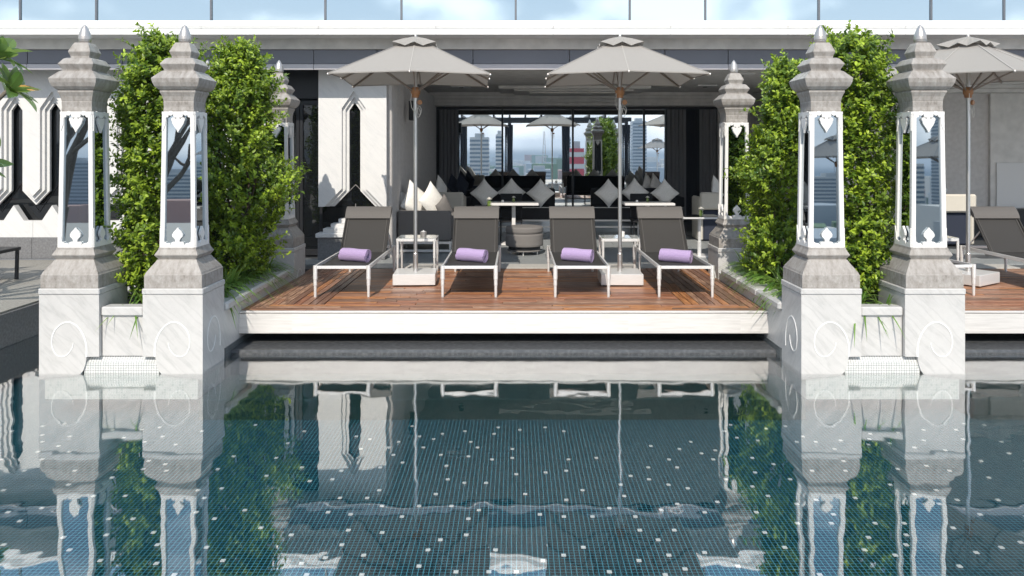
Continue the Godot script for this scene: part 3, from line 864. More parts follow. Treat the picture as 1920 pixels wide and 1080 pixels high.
func make_towel() -> ArrayMesh: # a bath towel rolled up along x, 0.40 m long, resting on y = 0
	var s := S()
	var n := 88
	var turns := 3.1
	var at := func(i: int, k: float, x: float) -> Vector3:
		var u := float(i) / n
		var a := u * turns * TAU - 0.6
		var r := 0.014 + 0.062 * u + k * 0.0155
		var wob := 0.0025 * sin(x * 23.0 + a * 2.0) + 0.002 * sin(a * 5.0 + x * 9.0)
		return Vector3(x + 0.006 * sin(a + 1.0), 0.078 + (r + wob) * sin(a) * 0.93, (r + wob) * cos(a) * 1.03)
	var m := 10
	for i in n:
		for j in m:
			var x0 := -0.2 + 0.4 * j / m
			var x1 := -0.2 + 0.4 * (j + 1) / m
			for k in [0.0, 0.82]:
				var c0 := Vector3(0, 0.078, 0)
				var p := [at.call(i, k, x0), at.call(i + 1, k, x0), at.call(i + 1, k, x1), at.call(i, k, x1)]
				var q := []
				for e in p:
					var r: Vector3 = e - c0
					r.x = 0
					q.append(r.normalized() * (1.0 if k > 0.0 else -1.0))
				s.squad(p, q)
		for e in [-0.2, 0.2]:
			s.quad(at.call(i, 0.0, e), at.call(i + 1, 0.0, e), at.call(i + 1, 0.82, e), at.call(i, 0.82, e), Vector3(e, 0, 0))
	for j in m: # the loose outer edge
		var x0 := -0.2 + 0.4 * j / m
		var x1 := -0.2 + 0.4 * (j + 1) / m
		s.quad(at.call(n, 0.0, x0), at.call(n, 0.0, x1), at.call(n, 0.82, x1), at.call(n, 0.82, x0), at.call(n, 0.0, x0) - at.call(n - 1, 0.0, x0))
	return s.mesh()

func make_parasol(label: String, at: Vector3, turn: float) -> Node3D:
	# square market parasol on a heavy steel foot; y measured from the deck
	var t := thing("parasol", label, "parasol", at, turn, "square grey parasols")
	var base := obj("foot_plate", S().box(Vector3(0, 0.09, 0), Vector3(0.56, 0.145, 0.56), 0.006), M.steel, t)
	obj("skid", S().box(Vector3(0, 0.0095, 0), Vector3(0.50, 0.017, 0.50)), M.black, base)
	obj("sleeve", S().lathe([[0.034, 0.163], [0.034, 0.40], [0.030, 0.41]], 16), M.pole, t)
	obj("pole", S().lathe([[0.0255, 0.41], [0.0255, 3.28]], 16), M.pole, t)
	var rim := []
	for k in 8:
		var a := TAU * k / 8.0 + PI / 4
		var r := 1.39 if k % 2 == 0 else 0.985
		rim.append(Vector3(cos(a) * r, 2.74 if k % 2 == 0 else 2.775, sin(a) * r))
	var c := S()
	var n := 6
	for k in 8:
		var k2 := (k + 1) % 8
		var top := func(q: Vector3) -> Vector3: return Vector3(q.x * 0.16, 3.215, q.z * 0.16)
		var row := func(q: Vector3, u: float) -> Vector3: # a straight rib
			return top.call(q).lerp(q, u)
		for i in n:
			var u0 := float(i) / n
			var u1 := float(i + 1) / n
			for j in 4:
				var w0 := j / 4.0
				var w1 := (j + 1) / 4.0
				var pt := func(u: float, w: float) -> Vector3: # cloth sags a little between two ribs
					var p: Vector3 = row.call(rim[k], u).lerp(row.call(rim[k2], u), w)
					return p - Vector3(0, 0.030 * sin(w * PI) * u * (1.15 - u), 0)
				c.quad(pt.call(u0, w0), pt.call(u1, w0), pt.call(u1, w1), pt.call(u0, w1), Vector3(0, 1, 0))
	var can := obj("canopy", c, M.canopy, t)
	var hem := S()
	for k in 8:
		hem.bar(rim[k] - Vector3(0, 0.004, 0), rim[(k + 1) % 8] - Vector3(0, 0.004, 0), 0.006, 0.016, 0.001)
	obj("hem", hem, M.canopy, can)
	for k in 8: # sewn seams over the ribs
		var q: Vector3 = rim[k]
		obj("seam", S().bar(Vector3(q.x * 0.17, 3.2145, q.z * 0.17), q + Vector3(0, 0.003, 0), 0.014, 0.005, 0.001), M.seam, can)
	var v := S()
	for k in 8: # ruffled vent cap
		for j in 4:
			var ring := func(i: float, r: float, y: float, ruffle: float) -> Vector3:
				var a := TAU * i / 32.0 + PI / 4
				var sq := 1.0 / maxf(absf(cos(a)), absf(sin(a)))
				return Vector3(cos(a) * r * sq, y + ruffle * cos(TAU * i / 4.0), sin(a) * r * sq)
			var i0 := float(k * 4 + j)
			v.quad(ring.call(i0, 0.02, 3.325, 0), ring.call(i0, 0.15, 3.285, 0), ring.call(i0 + 1, 0.15, 3.285, 0), ring.call(i0 + 1, 0.02, 3.325, 0), Vector3.UP)
			v.quad(ring.call(i0, 0.15, 3.285, 0), ring.call(i0, 0.285, 3.200, 0.026), ring.call(i0 + 1, 0.285, 3.200, 0.026), ring.call(i0 + 1, 0.15, 3.285, 0), Vector3.UP)
	obj("vent_cap", v, M.canopy, t)
	obj("finial", S().lathe([[0.022, 3.32], [0.022, 3.335], [0.012, 3.36], [0.0, 3.365]], 12), M.silver, t)
	for k in 8:
		var q: Vector3 = rim[k]
		var inner := Vector3(q.x * 0.05, 3.235, q.z * 0.05)
		var rib := obj("rib", S().bar(inner, q - Vector3(0, 0.022, 0), 0.016, 0.026), M.rib, t)
		obj("tip", S().lathe([[0.012, -0.012], [0.014, 0.0], [0.010, 0.014]], 10, q + Vector3(q.x, 0, q.z).normalized() * 0.012 - Vector3(0, 0.014, 0)), M.silver, rib)
		var mid := inner.lerp(q - Vector3(0, 0.022, 0), 0.52)
		obj("strut", S().bar(Vector3(q.x, 0, q.z).normalized() * 0.05 + Vector3(0, 2.60, 0), mid - Vector3(0, 0.012, 0), 0.014, 0.022), M.rib, t)
	obj("hub", S().lathe([[0.027, 2.50], [0.045, 2.505], [0.050, 2.54], [0.062, 2.555], [0.066, 2.60], [0.060, 2.63], [0.040, 2.645], [0.027, 2.648]], 18), M.hub, t)
	obj("pulley", S().lathe([[0.032, -0.015], [0.036, 0.0], [0.032, 0.015]], 14, Vector3(0.06, 2.44, 0.03), Basis(Vector3.RIGHT, PI / 2)), M.hub, t)
	var loop := []
	for i in 25:
		var a := TAU * i / 24.0
		loop.append(Vector3(0.055 + 0.026 * sin(a), 2.33 + 0.055 * cos(a), 0.045))
	var rope := obj("rope", S().tube(loop, 0.0045, -1, 6), M.rope, t)
	loop = []
	for i in 25:
		var a := TAU * i / 24.0
		loop.append(Vector3(0.035 + 0.034 * sin(a), 2.30 + 0.060 * cos(a), 0.052))
	obj("rope_turn", S().tube(loop, 0.0045, -1, 6), M.rope, rope)
	obj("rope_fall", S().tube([Vector3(-0.05, 2.56, 0.04), Vector3(-0.062, 2.46, 0.045), Vector3(-0.05, 2.37, 0.05), Vector3(-0.01, 2.31, 0.05), Vector3(0.035, 2.33, 0.05)], 0.0045, -1, 6), M.rope, rope)
	return t

func make_side_table(label: String, at: Vector3) -> Node3D:
	var t := thing("side_table", label, "side table", at, 0.0, "steel side tables between the loungers")
	var f := S()
	for s in [-1, 1]:
		f.bar(Vector3(-0.27, 0.515, s * 0.22), Vector3(0.27, 0.515, s * 0.22), 0.026, 0.040)
		f.bar(Vector3(s * 0.27, 0.515, -0.207), Vector3(s * 0.27, 0.515, 0.207), 0.026, 0.040)
	obj("top_frame", f, M.steel, t)
	for p in [[-1, -1], [1, -1], [-1, 1], [1, 1]]:
		obj("leg", S().lathe([[0.011, 0.0], [0.013, 0.01], [0.015, 0.25], [0.019, 0.255], [0.019, 0.496]], 12, Vector3(p[0] * 0.262, 0, p[1] * 0.213)), M.steel, t)
	obj("glass_top", S().box(Vector3(0, 0.539, 0), Vector3(0.55, 0.008, 0.45), 0.001), M.table_glass, t)
	return t

func cushion_mesh(size: float, thick: float) -> ArrayMesh: # soft square pillow standing on one corner in the x-y plane, resting on y = 0
	var s := S()
	var n := 14
	var half := size / 2
	var p := func(i: int, j: int, side: float) -> Vector3:
		var u := i * 2.0 / n - 1.0
		var w := j * 2.0 / n - 1.0
		var puff := pow((1.0 - u * u) * (1.0 - w * w), 0.42)
		var pinch := 1.0 - 0.07 * (1.0 - absf(u)) * 0.0 - 0.09 * pow(1.0 - absf(absf(u) - absf(w)), 1.0) * 0.0
		var x := u * half * (1.0 - 0.10 * (1.0 - w * w)) * pinch
		var y := w * half * (1.0 - 0.10 * (1.0 - u * u)) * pinch
		var z := side * thick / 2 * puff + 0.006 * sin(u * 7.0 + w * 3.0) * puff
		return Vector3((x - y) * 0.7071, (x + y) * 0.7071 + half * 1.36, z)
	for side in [-1.0, 1.0]:
		for i in n:
			for j in n:
				var q := [p.call(i, j, side), p.call(i + 1, j, side), p.call(i + 1, j + 1, side), p.call(i, j + 1, side)]
				var nn := []
				for e in [[i, j], [i + 1, j], [i + 1, j + 1], [i, j + 1]]:
					var dx: Vector3 = p.call(mini(e[0] + 1, n), e[1], side) - p.call(maxi(e[0] - 1, 0), e[1], side)
					var dy: Vector3 = p.call(e[0], mini(e[1] + 1, n), side) - p.call(e[0], maxi(e[1] - 1, 0), side)
					var k := dx.cross(dy).normalized()
					nn.append(k if k.z * side > 0 else -k)
				s.squad(q, nn)
	return s.mesh()

func make_furniture() -> void:
	# loungers and rolled towels
	var names := ["grey sling lounger with lilac towel, nearest the potted ferns on the left kerb", "grey sling lounger with lilac towel, left of the round ottoman", "grey sling lounger with lilac towel, right of the round ottoman", "grey sling lounger with lilac towel, nearest the right kerb and its grasses"]
	var lx := [-2.13, -0.575, 0.802, 2.07]
	names[0] = "grey sling lounger with lilac towel, nearest the left marble kerb of the deck"
	var l0 := make_lounger(names[0], Vector3(lx[0], DECK, -9.77))
	for i in range(1, 4):
		copy(l0, names[i], Vector3(lx[i], DECK, -9.77), [0, 0.0, 0.0, 0.0][i])
	copy(l0, "grey sling lounger on the right-hand deck, half hidden by the outermost right pillar", Vector3(5.33, DECK, -9.85), 0.12)
	copy(l0, "grey sling lounger cut off by the right edge of the picture", Vector3(6.90, DECK, -9.77), 0.0)
	var towel := make_towel()
	var tn := ["lying on the lounger by the left kerb", "lying on the lounger left of the ottoman", "lying on the lounger right of the ottoman", "lying on the lounger by the right kerb"]
	var tx := [-2.10, -0.575, 0.80, 2.06]
	var tz := [-10.42, -10.40, -10.42, -10.33]
	var ta := [-0.42, -0.50, -0.50, -0.55]
	for i in 4:
		tag(obj("rolled_towel", towel, M.towel, null, Vector3(tx[i], DECK + 0.349, tz[i]), Basis(Vector3.UP, ta[i]).scaled(Vector3(1.02, 1.12, 1.12))), "rolled lilac towel " + tn[i], "towel", "rolled lilac towels")
	tag(obj("rolled_towel", towel, M.towel, null, Vector3(5.28, DECK + 0.349, -10.35), Basis(Vector3.UP, -0.2)), "rolled lilac towel peeping out behind the outermost right pillar", "towel", "rolled lilac towels")
	# parasols
	var p0 := make_parasol("grey square parasol standing between the two left-hand loungers", Vector3(-1.36, DECK, -10.8), 0.05)
	copy(p0, "grey square parasol standing between the two right-hand loungers", Vector3(1.40, DECK, -10.8), -0.02)
	copy(p0, "grey square parasol behind the outermost right pillar, cut by the picture edge", Vector3(6.10, DECK, -10.8), 0.62)
	copy(p0, "grey parasol on the far terrace, seen only in the right pillar mirrors", Vector3(8.15, -0.45, 4.3), 0.3)
	copy(p0, "grey parasol on the far terrace, rightmost one in the pillar mirrors", Vector3(11.0, -0.45, 4.6), 0.7)
	# side tables
	var s0 := make_side_table("square steel side table with glass top behind the left parasol pole", Vector3(-1.43, DECK, -11.62))
	copy(s0, "square steel side table with glass top behind the right parasol pole", Vector3(1.50, DECK, -11.62))
	copy(s0, "square steel side table with glass top behind the outermost right pillar", Vector3(6.05, DECK, -11.65))
	for p in [[-1.34, -11.55, "small metal ashtray pot on the left side table", 0.8], [1.52, -11.55, "small white ashtray pot on the right side table", 1.0]]:
		var a := thing("ashtray", p[2], "ashtray", Vector3(p[0], DECK + 0.543, p[1]))
		obj("bowl", S().lathe([[0.040, 0.0], [0.046, 0.01], [0.048, 0.075], [0.042, 0.078], [0.038, 0.03]], 18), M.ceramic if p[3] == 1.0 else M.silver, a)
		obj("lid", S().lathe([[0.040, 0.070], [0.030, 0.084], [0.008, 0.088], [0.008, 0.1]], 16), M.steel, a)
	# ottoman
	var o := thing("ottoman", "round grey fabric ottoman on short steel legs in front of the sofas", "ottoman", Vector3(0.14, DECK, -13.85))
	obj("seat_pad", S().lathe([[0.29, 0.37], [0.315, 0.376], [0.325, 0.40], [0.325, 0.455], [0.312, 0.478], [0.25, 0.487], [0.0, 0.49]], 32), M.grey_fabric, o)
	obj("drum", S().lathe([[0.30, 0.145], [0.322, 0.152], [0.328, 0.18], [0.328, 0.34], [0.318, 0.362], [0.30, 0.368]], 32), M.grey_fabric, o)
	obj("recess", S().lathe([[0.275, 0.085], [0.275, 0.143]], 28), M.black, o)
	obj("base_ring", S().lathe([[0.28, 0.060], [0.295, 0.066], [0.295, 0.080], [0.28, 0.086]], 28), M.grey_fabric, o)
	for k in 5:
		var a := TAU * k / 5 + 0.4
		obj("leg", S().lathe([[0.010, 0.0], [0.012, 0.06]], 10, Vector3(cos(a) * 0.24, 0, sin(a) * 0.24)), M.steel, o)
	# grey outdoor sofa seen from behind, with white scatter cushions
	var so := thing("outdoor_sofa", "grey upholstered outdoor sofa turned away from the pool, steel base", "sofa", Vector3(-1.60, DECK, -13.95))
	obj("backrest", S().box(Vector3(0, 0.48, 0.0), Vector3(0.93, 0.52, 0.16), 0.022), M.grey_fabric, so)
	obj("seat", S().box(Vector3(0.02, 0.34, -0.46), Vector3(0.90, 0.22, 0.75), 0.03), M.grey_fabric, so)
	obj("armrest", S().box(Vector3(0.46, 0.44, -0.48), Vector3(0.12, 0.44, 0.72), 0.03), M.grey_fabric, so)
	for y in [0.045, 0.185]:
		obj("base_rail", S().box(Vector3(0.0, y, 0.035), Vector3(0.95, 0.045, 0.03), 0.003), M.steel, so)
	for s in [-1, 1]:
		obj("leg", S().box(Vector3(s * 0.45, 0.109, 0.030), Vector3(0.035, 0.216, 0.035), 0.003), M.steel, so)
		obj("leg", S().box(Vector3(s * 0.42, 0.113, -0.76), Vector3(0.035, 0.226, 0.035), 0.003), M.steel, so)
	var big := cushion_mesh(0.60, 0.19)
	var small := cushion_mesh(0.43, 0.15)
	var cush := func(at: Vector3, turn: float, lean: float, roll: float, label: String, m: Material, mesh: Mesh) -> void:
		tag(obj("cushion", mesh, m, null, at, Basis(Vector3.UP, turn) * Basis(Vector3.RIGHT, lean) * Basis(Vector3.BACK, roll)), label, "cushion", "scatter cushions of the lounge")
	cush.call(Vector3(-2.0, DECK + 0.45, -14.42), 0.75, -0.30, 0.25, "sunlit white cushion at the left end of the grey sofa", M.cushion, big)
	cush.call(Vector3(-1.70, DECK + 0.47, -14.50), 0.9, -0.25, 0.15, "sunlit white cushion leaning in the middle of the grey sofa", M.cushion, big)
	cush.call(Vector3(-1.44, DECK + 0.45, -14.46), 1.0, -0.30, -0.15, "sunlit white cushion right of the pole on the grey sofa", M.cushion, big)
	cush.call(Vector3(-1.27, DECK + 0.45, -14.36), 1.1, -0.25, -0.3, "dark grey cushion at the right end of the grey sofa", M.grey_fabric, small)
	# two dining sofas with diamond cushions and white tables
	for g in 2:
		var gx: float = [-0.08, 2.48][g]
		var side: String = ["left", "right"][g]
		var bs := thing("banquette", "low black banquette on a white rail base behind the %s white table" % side, "banquette", Vector3(gx, DECK, -16.6), 0.0, "black banquettes in the lounge")
		obj("seat", S().box(Vector3(0, 0.50, 0), Vector3(1.80, 0.24, 0.70), 0.02), M.black_fabric, bs)
		obj("backrest", S().box(Vector3(0, 0.74, -0.36), Vector3(1.80, 0.5, 0.14), 0.03), M.black_fabric, bs)
		for y in [0.235, 0.365]:
			obj("base_rail", S().box(Vector3(0, y, 0.33), Vector3(1.84, 0.035, 0.03), 0.003), M.paint, bs)
		obj("trim", S().box(Vector3(0, 0.628, 0.352), Vector3(1.80, 0.010, 0.008)), M.paint, bs)
		for s in [-1, 1]:
			for z in [-0.33, 0.33]:
				obj("leg", S().box(Vector3(s * 0.90, 0.19, z), Vector3(0.03, 0.38, 0.034), 0.003), M.paint, bs)
		obj("middle_leg", S().box(Vector3(0, 0.19, 0.33), Vector3(0.034, 0.38, 0.035), 0.003), M.paint, bs)
		for k in 3:
			var pos: String = ["left", "middle", "right"][k]
			var cx: float = gx + [-0.58, -0.02, 0.58][k]
			cush.call(Vector3(cx, DECK + [0.62, 0.63, 0.62][k], -16.42 - (0.14 if k == 1 else 0.0)), 0.0, -0.16, 0.0, "cream cushion standing on its corner, %s one behind the %s white table" % [pos, side], M.cushion, small)
		var chair := thing("dining_chair", "low black chair tucked under the %s white table" % side, "chair", Vector3(gx - 0.02, DECK, -15.55), 0.0, "black dining chairs")
		obj("seat", S().box(Vector3(0, 0.44, 0), Vector3(0.44, 0.06, 0.44), 0.01), M.black_fabric, chair)
		obj("backrest", S().box(Vector3(0, 0.78, -0.20), Vector3(0.44, 0.32, 0.05), 0.015), M.black_fabric, chair)
		for s in [-1, 1]:
			obj("leg", S().bar(Vector3(s * 0.20, 0, 0.19), Vector3(s * 0.20, 0.43, 0.19), 0.022, 0.022), M.frame, chair)
			obj("leg", S().bar(Vector3(s * 0.20, 0, -0.20), Vector3(s * 0.20, 0.70, -0.20), 0.022, 0.022), M.frame, chair)
		var tb := thing("cafe_table", "white rectangular pedestal table, %s one inside the lounge" % side, "table", Vector3(gx + 0.03, DECK, -15.3), 0.0, "white pedestal tables")
		obj("table_top", S().box(Vector3(0, 0.775, 0), Vector3(0.94, 0.045, 0.62), 0.006), M.paint, tb)
		obj("column", S().box(Vector3(0, 0.39, 0), Vector3(0.07, 0.725, 0.07), 0.004), M.paint, tb)
		obj("foot", S().box(Vector3(0, 0.014, 0), Vector3(0.5, 0.026, 0.4), 0.004), M.paint, tb)
		flower("small glass of white flowers on the %s white table" % side, Vector3(gx + 0.03, DECK + 0.798, -15.3), 0.8)
		tag(obj("candle_holder", S().lathe([[0.022, 0.0], [0.026, 0.01], [0.024, 0.045], [0.0, 0.05]], 14), M.ceramic, null, Vector3(gx - 0.18, DECK + 0.7985, -15.25)), "tiny white candle holder on the %s white table" % side, "candle holder", "white candle holders")
	# pedestal table with flowers by the right rear pillar
	var pt := thing("bistro_table", "square glass-topped pedestal table beside the right rear pillar", "table", Vector3(3.10, DECK, -13.55))
	obj("table_top", S().box(Vector3(0, 0.665, 0), Vector3(0.66, 0.03, 0.55), 0.004), M.steel, pt)
	obj("glass_inset", S().box(Vector3(0, 0.6845, 0), Vector3(0.60, 0.006, 0.49)), M.dark_glass, pt)
	obj("column", S().lathe([[0.034, 0.02], [0.034, 0.25], [0.026, 0.26], [0.026, 0.648]], 16), M.steel, pt)
	obj("foot", S().box(Vector3(0, 0.011, 0), Vector3(0.44, 0.02, 0.40), 0.004), M.steel, pt)
	flower("glass of white flowers on the bistro table by the right rear pillar", Vector3(3.12, DECK + 0.689, -13.5), 1.0)
	flower("white orchid bloom standing behind the grey sofa", Vector3(-0.50, DECK + 0.76, -14.8), 1.1)
	var cb := thing("console", "low black console cabinet in the shade behind the loungers", "cabinet", Vector3(-0.55, DECK, -14.85))
	obj("body", S().box(Vector3(0, 0.39, 0), Vector3(0.42, 0.70, 0.38), 0.004), M.black_fabric, cb)
	obj("top", S().box(Vector3(0, 0.748, 0), Vector3(0.46, 0.02, 0.42), 0.004), M.frame, cb)
	obj("plinth", S().box(Vector3(0, 0.02, 0), Vector3(0.38, 0.036, 0.34)), M.black, cb)
	# white wicker armchairs
	for a in [[Vector3(-1.42, DECK, -15.9), "white wicker sofa with navy seat in the left of the lounge", 0.82], [Vector3(3.98, DECK, -15.9), "white wicker sofa behind the bistro table in the lounge", 0.8], [Vector3(8.25, DECK, -15.2), "white wicker sofa in the room at the right edge", 0.75]]:
		var w := thing("wicker_sofa", a[1], "sofa", a[0], 0.0, "white wicker sofas")
		obj("backrest", S().box(Vector3(0, 0.80, 0.22), Vector3(0.95 * a[2], 0.34, 0.09), 0.03), M.wicker, w)
		for s in [-1, 1]:
			obj("armrest", S().box(Vector3(s * 0.43 * a[2], 0.44, -0.16), Vector3(0.09, 0.86, 0.66), 0.03), M.wicker, w)
		obj("seat", S().box(Vector3(0, 0.32, -0.12), Vector3(0.76 * a[2], 0.62, 0.58), 0.03), M.navy, w)
	cush.call(Vector3(-1.45, DECK + 0.72, -16.15), 1.25, -0.2, 0.1, "shaded cream cushion at the far end of the left wicker sofa", M.cushion, small)
	cush.call(Vector3(4.10, DECK + 0.72, -16.1), 1.0, -0.2, 0.1, "shaded cream cushion on the wicker sofa behind the bistro table", M.cushion, small)
	cush.call(Vector3(8.2, DECK + 0.72, -15.4), 0.5, -0.2, 0.1, "shaded cream cushion on the wicker sofa in the right-hand room", M.cushion, small)
	for k in 2:
		cush.call(Vector3(3.30 + 0.18 * k, DECK + 0.66, -19.6), 0.9, -0.2, 0.1, ["striped grey cushion by the right window curtain, outer one", "striped grey cushion by the right window curtain, inner one"][k], M.cushion, small)
		cush.call(Vector3(-1.45 + 0.2 * k, DECK + 0.66, -19.4), 1.0, -0.2, 0.1, ["navy cushion by the left window curtain, outer one", "navy cushion by the left window curtain, inner one"][k], M.navy, small)
	for a in [[Vector3(3.5, DECK, -19.6), "black window bench under the right curtain"], [Vector3(-1.3, DECK, -19.4), "black window bench under the left curtain"]]:
		var w := thing("window_bench", a[1], "bench", a[0], 0.0, "black window benches")
		obj("seat", S().box(Vector3(0, 0.54, 0), Vector3(1.1, 0.24, 0.7), 0.02), M.black_fabric, w)
		obj("base", S().box(Vector3(0, 0.21, 0), Vector3(1.0, 0.41, 0.6), 0.01), M.black_fabric, w)
	# dark bench on the left terrace
	var be := thing("terrace_bench", "dark metal bench at the left edge of the picture", "bench", Vector3(-7.55, DECK, -10.9))
	obj("seat", S().box(Vector3(0, 0.43, 0), Vector3(1.3, 0.045, 0.5), 0.006), M.frame, be)
	for p in [[-1, -1], [1, -1], [-1, 1], [1, 1]]:
		obj("leg", S().bar(Vector3(p[0] * 0.61, 0, p[1] * 0.21), Vector3(p[0] * 0.62, 0.41, p[1] * 0.21), 0.04, 0.035), M.frame, be)

func flower(label: String, at: Vector3, k: float) -> void:
	var f := thing("flower_glass", label, "flowers", at, 0.0, "white table flowers")
	obj("glass", S().lathe([[0.030 * k, 0.0], [0.034 * k, 0.006], [0.036 * k, 0.09 * k]], 16, Vector3.ZERO, Basis.IDENTITY, false), M.vase, f)
	obj("stem", S().tube([Vector3(0, 0.004, 0), Vector3(0.004, 0.06 * k, 0), Vector3(0, 0.10 * k, 0)], 0.012 * k), M.blade[0], f)
	var s := S()
	for i in 22:
		var a := i * 2.4
		var r := 0.045 * k * sqrt((i + 0.5) / 22.0)
		var c := Vector3(cos(a) * r, 0.10 * k + 0.04 * k * (1.0 - r / (0.06 * k)), sin(a) * r)
		var o := Vector3(cos(a), 0.8, sin(a)).normalized()
		var e := o.cross(Vector3.UP).normalized() * 0.016 * k
		s.quad(c - e, c + o * 0.016 * k, c + e, c + Vector3(0, 0.022 * k, 0), Vector3.UP + o)
	obj("bloom", s, M.petal, f)

# ------------------------------------------------------------------ plants
func leaf_mesh() -> ArrayMesh: # pointed leaf, 1 long along +z, folded on its midrib
	var s := S()
	var w := [0.0, 0.20, 0.26, 0.20, 0.0]
	for i in 4:
		var z0 := i / 4.0
		var z1 := (i + 1) / 4.0
		var y0 := -0.16 * z0 * z0
		var y1 := -0.16 * z1 * z1
		for k in [-1, 1]:
			s.quad(Vector3(0, y0, z0), Vector3(0, y1, z1), Vector3(k * w[i + 1], y1 + 0.07 * w[i + 1] * 3, z1), Vector3(k * w[i], y0 + 0.07 * w[i] * 3, z0), Vector3.UP)
	return s.mesh()

func make_vine(label: String, foot: Vector3, height: float, waist: Array, seed_: int, count: int) -> void:
	# a climbing shrub clipped into a loose tall column; waist: [share of height, half width, half depth, x drift]
	var t := thing("climbing_shrub", label, "shrub", foot, 0.0, "tall climbing shrubs in the planters")
	var r := RandomNumberGenerator.new()
	r.seed = seed_
	var lump := noise(seed_, 1.3, 2)
	var form := func(u: float) -> Array:
		for i in waist.size() - 1:
			if u <= waist[i + 1][0]:
				var k: float = (u - waist[i][0]) / (waist[i + 1][0] - waist[i][0])
				return [lerpf(waist[i][1], waist[i + 1][1], k), lerpf(waist[i][2], waist[i + 1][2], k), lerpf(waist[i][3], waist[i + 1][3], k)]
		return [waist[-1][1], waist[-1][2], waist[-1][3]]
	for k in 4:
		var pts := []
		for i in 9:
			var u := i / 8.0 * 0.9
			var f: Array = form.call(u)
			pts.append(Vector3(f[2] + f[0] * 0.45 * sin(k * 1.9 + u * 5.0) * minf(1.0, u * 4.0), u * height, f[1] * 0.45 * cos(k * 2.3 + u * 4.0) * minf(1.0, u * 4.0)))
		obj("stem", S().tube(pts, 0.022, 0.006, 7), M.twig, t)
	var xf := []
	var col := []
	var twigs := S()
	var made := 0
	while made < count:
		var u := 0.02 + 0.98 * pow(r.randf(), 0.92)
		var a := r.randf() * TAU
		var f: Array = form.call(u)
		var bump := 1.0 + 0.95 * lump.get_noise_3d(cos(a) * 0.5, u * height * 0.75, sin(a) * 0.5)
		var rad := bump * (0.45 + 0.55 * sqrt(r.randf()))
		var c := Vector3(f[2] + cos(a) * f[0] * rad, u * height, sin(a) * f[1] * rad)
		var dir := (Vector3(cos(a), r.randf_range(0.1, 1.3), sin(a)) + Vector3(r.randf_range(-0.6, 0.6), 0, r.randf_range(-0.6, 0.6))).normalized()
		var len_ := r.randf_range(0.07, 0.20) if r.randf() < 0.86 else r.randf_range(0.22, 0.36)
		var young := r.randf()
		if r.randf() < 0.35:
			twigs.tube([c - dir * 0.06, c + dir * len_], 0.0028, 0.0012, 4)
		var nl := int(len_ / 0.0125)
		for i in nl:
			var p := c + dir * len_ * i / nl
			var side := dir.cross(Vector3(r.randf_range(-1, 1), r.randf_range(-1, 1), r.randf_range(-1, 1))).normalized()
			var z := (side + dir * r.randf_range(0.2, 1.1) + Vector3(0, 0.15, 0)).normalized()
			var up := (Vector3(0, 0.8, 0) + Vector3(cos(a), 0, sin(a)) * 0.6 + Vector3(r.randf_range(-0.5, 0.5), r.randf_range(-0.4, 0.4), r.randf_range(-0.5, 0.5)))
			var x := up.cross(z).normalized()
			var s := r.randf_range(0.034, 0.066)
			xf.append(Transform3D(Basis(x * s, z.cross(x) * s, z * s), p))
			var tone := clampf(0.12 + 0.55 * young * young + r.randf_range(-0.12, 0.22) + 0.35 * float(i) / nl * young, 0, 1)
			col.append(Color(lerpf(0.035, 0.42, tone), lerpf(0.10, 0.56, tone), lerpf(0.014, 0.045, tone)))
		made += nl
	obj("twig", twigs, M.twig, t)
	var mm := MultiMesh.new()
	mm.transform_format = MultiMesh.TRANSFORM_3D
	mm.use_colors = true
	mm.mesh = M.leaf_mesh
	mm.instance_count = xf.size()
	for i in xf.size():
		mm.set_instance_transform(i, xf[i])
		mm.set_instance_color(i, col[i])
	var o := MultiMeshInstance3D.new()
	o.name = "foliage"
	o.multimesh = mm
	o.material_override = M.leaf
	o.set_meta("kind", "stuff")
	t.add_child(o, true)

func blade_mesh(len_: float, arch: float, w: float) -> ArrayMesh: # a strap leaf rising from the origin and arching over towards +z
	var s := S()
	var n := 8
	var p := []
	for i in n + 1:
		var u := float(i) / n
		p.append(Vector3(0, len_ * (u * 0.95 - arch * u * u), len_ * (0.10 * u + 0.75 * arch * u * u)))
	for i in n:
		var w0 := w * (1.0 - pow(float(i) / n, 3.0)) * (0.6 + 0.4 * minf(1.0, i / 2.0))
		var w1 := w * (1.0 - pow(float(i + 1) / n, 3.0)) * (0.6 + 0.4 * minf(1.0, (i + 1) / 2.0))
		for k in [-1, 1]:
			s.quad(p[i], p[i + 1], p[i + 1] + Vector3(k * w1, 0.3 * w1, 0), p[i] + Vector3(k * w0, 0.3 * w0, 0), Vector3(0, 1, -1))
	return s.mesh()

func make_tuft(label: String, at: Vector3, n: int, big: float, seed_: int, lean := Vector2.ZERO) -> void:
	var t := thing("strap_leaf_plant", label, "plant", at, 0.0, "strap-leaved plants edging the planters")
	var r := RandomNumberGenerator.new()
	r.seed = seed_
	for i in n:
		var a := r.randf() * TAU
		if lean != Vector2.ZERO and r.randf() < 0.6:
			a = atan2(lean.x, lean.y) + r.randf_range(-0.9, 0.9)
		var b := Basis(Vector3.UP, a) * Basis(Vector3.RIGHT, r.randf_range(0.0, 0.25))
		var k := r.randf_range(0.7, 1.15) * big
		obj("blade", M.blade_meshes[r.randi() % 5], M.blade[r.randi() % 4], t, Vector3(r.randf_range(-0.05, 0.05), 0.0, r.randf_range(-0.05, 0.05)), b.scaled(Vector3.ONE * k))

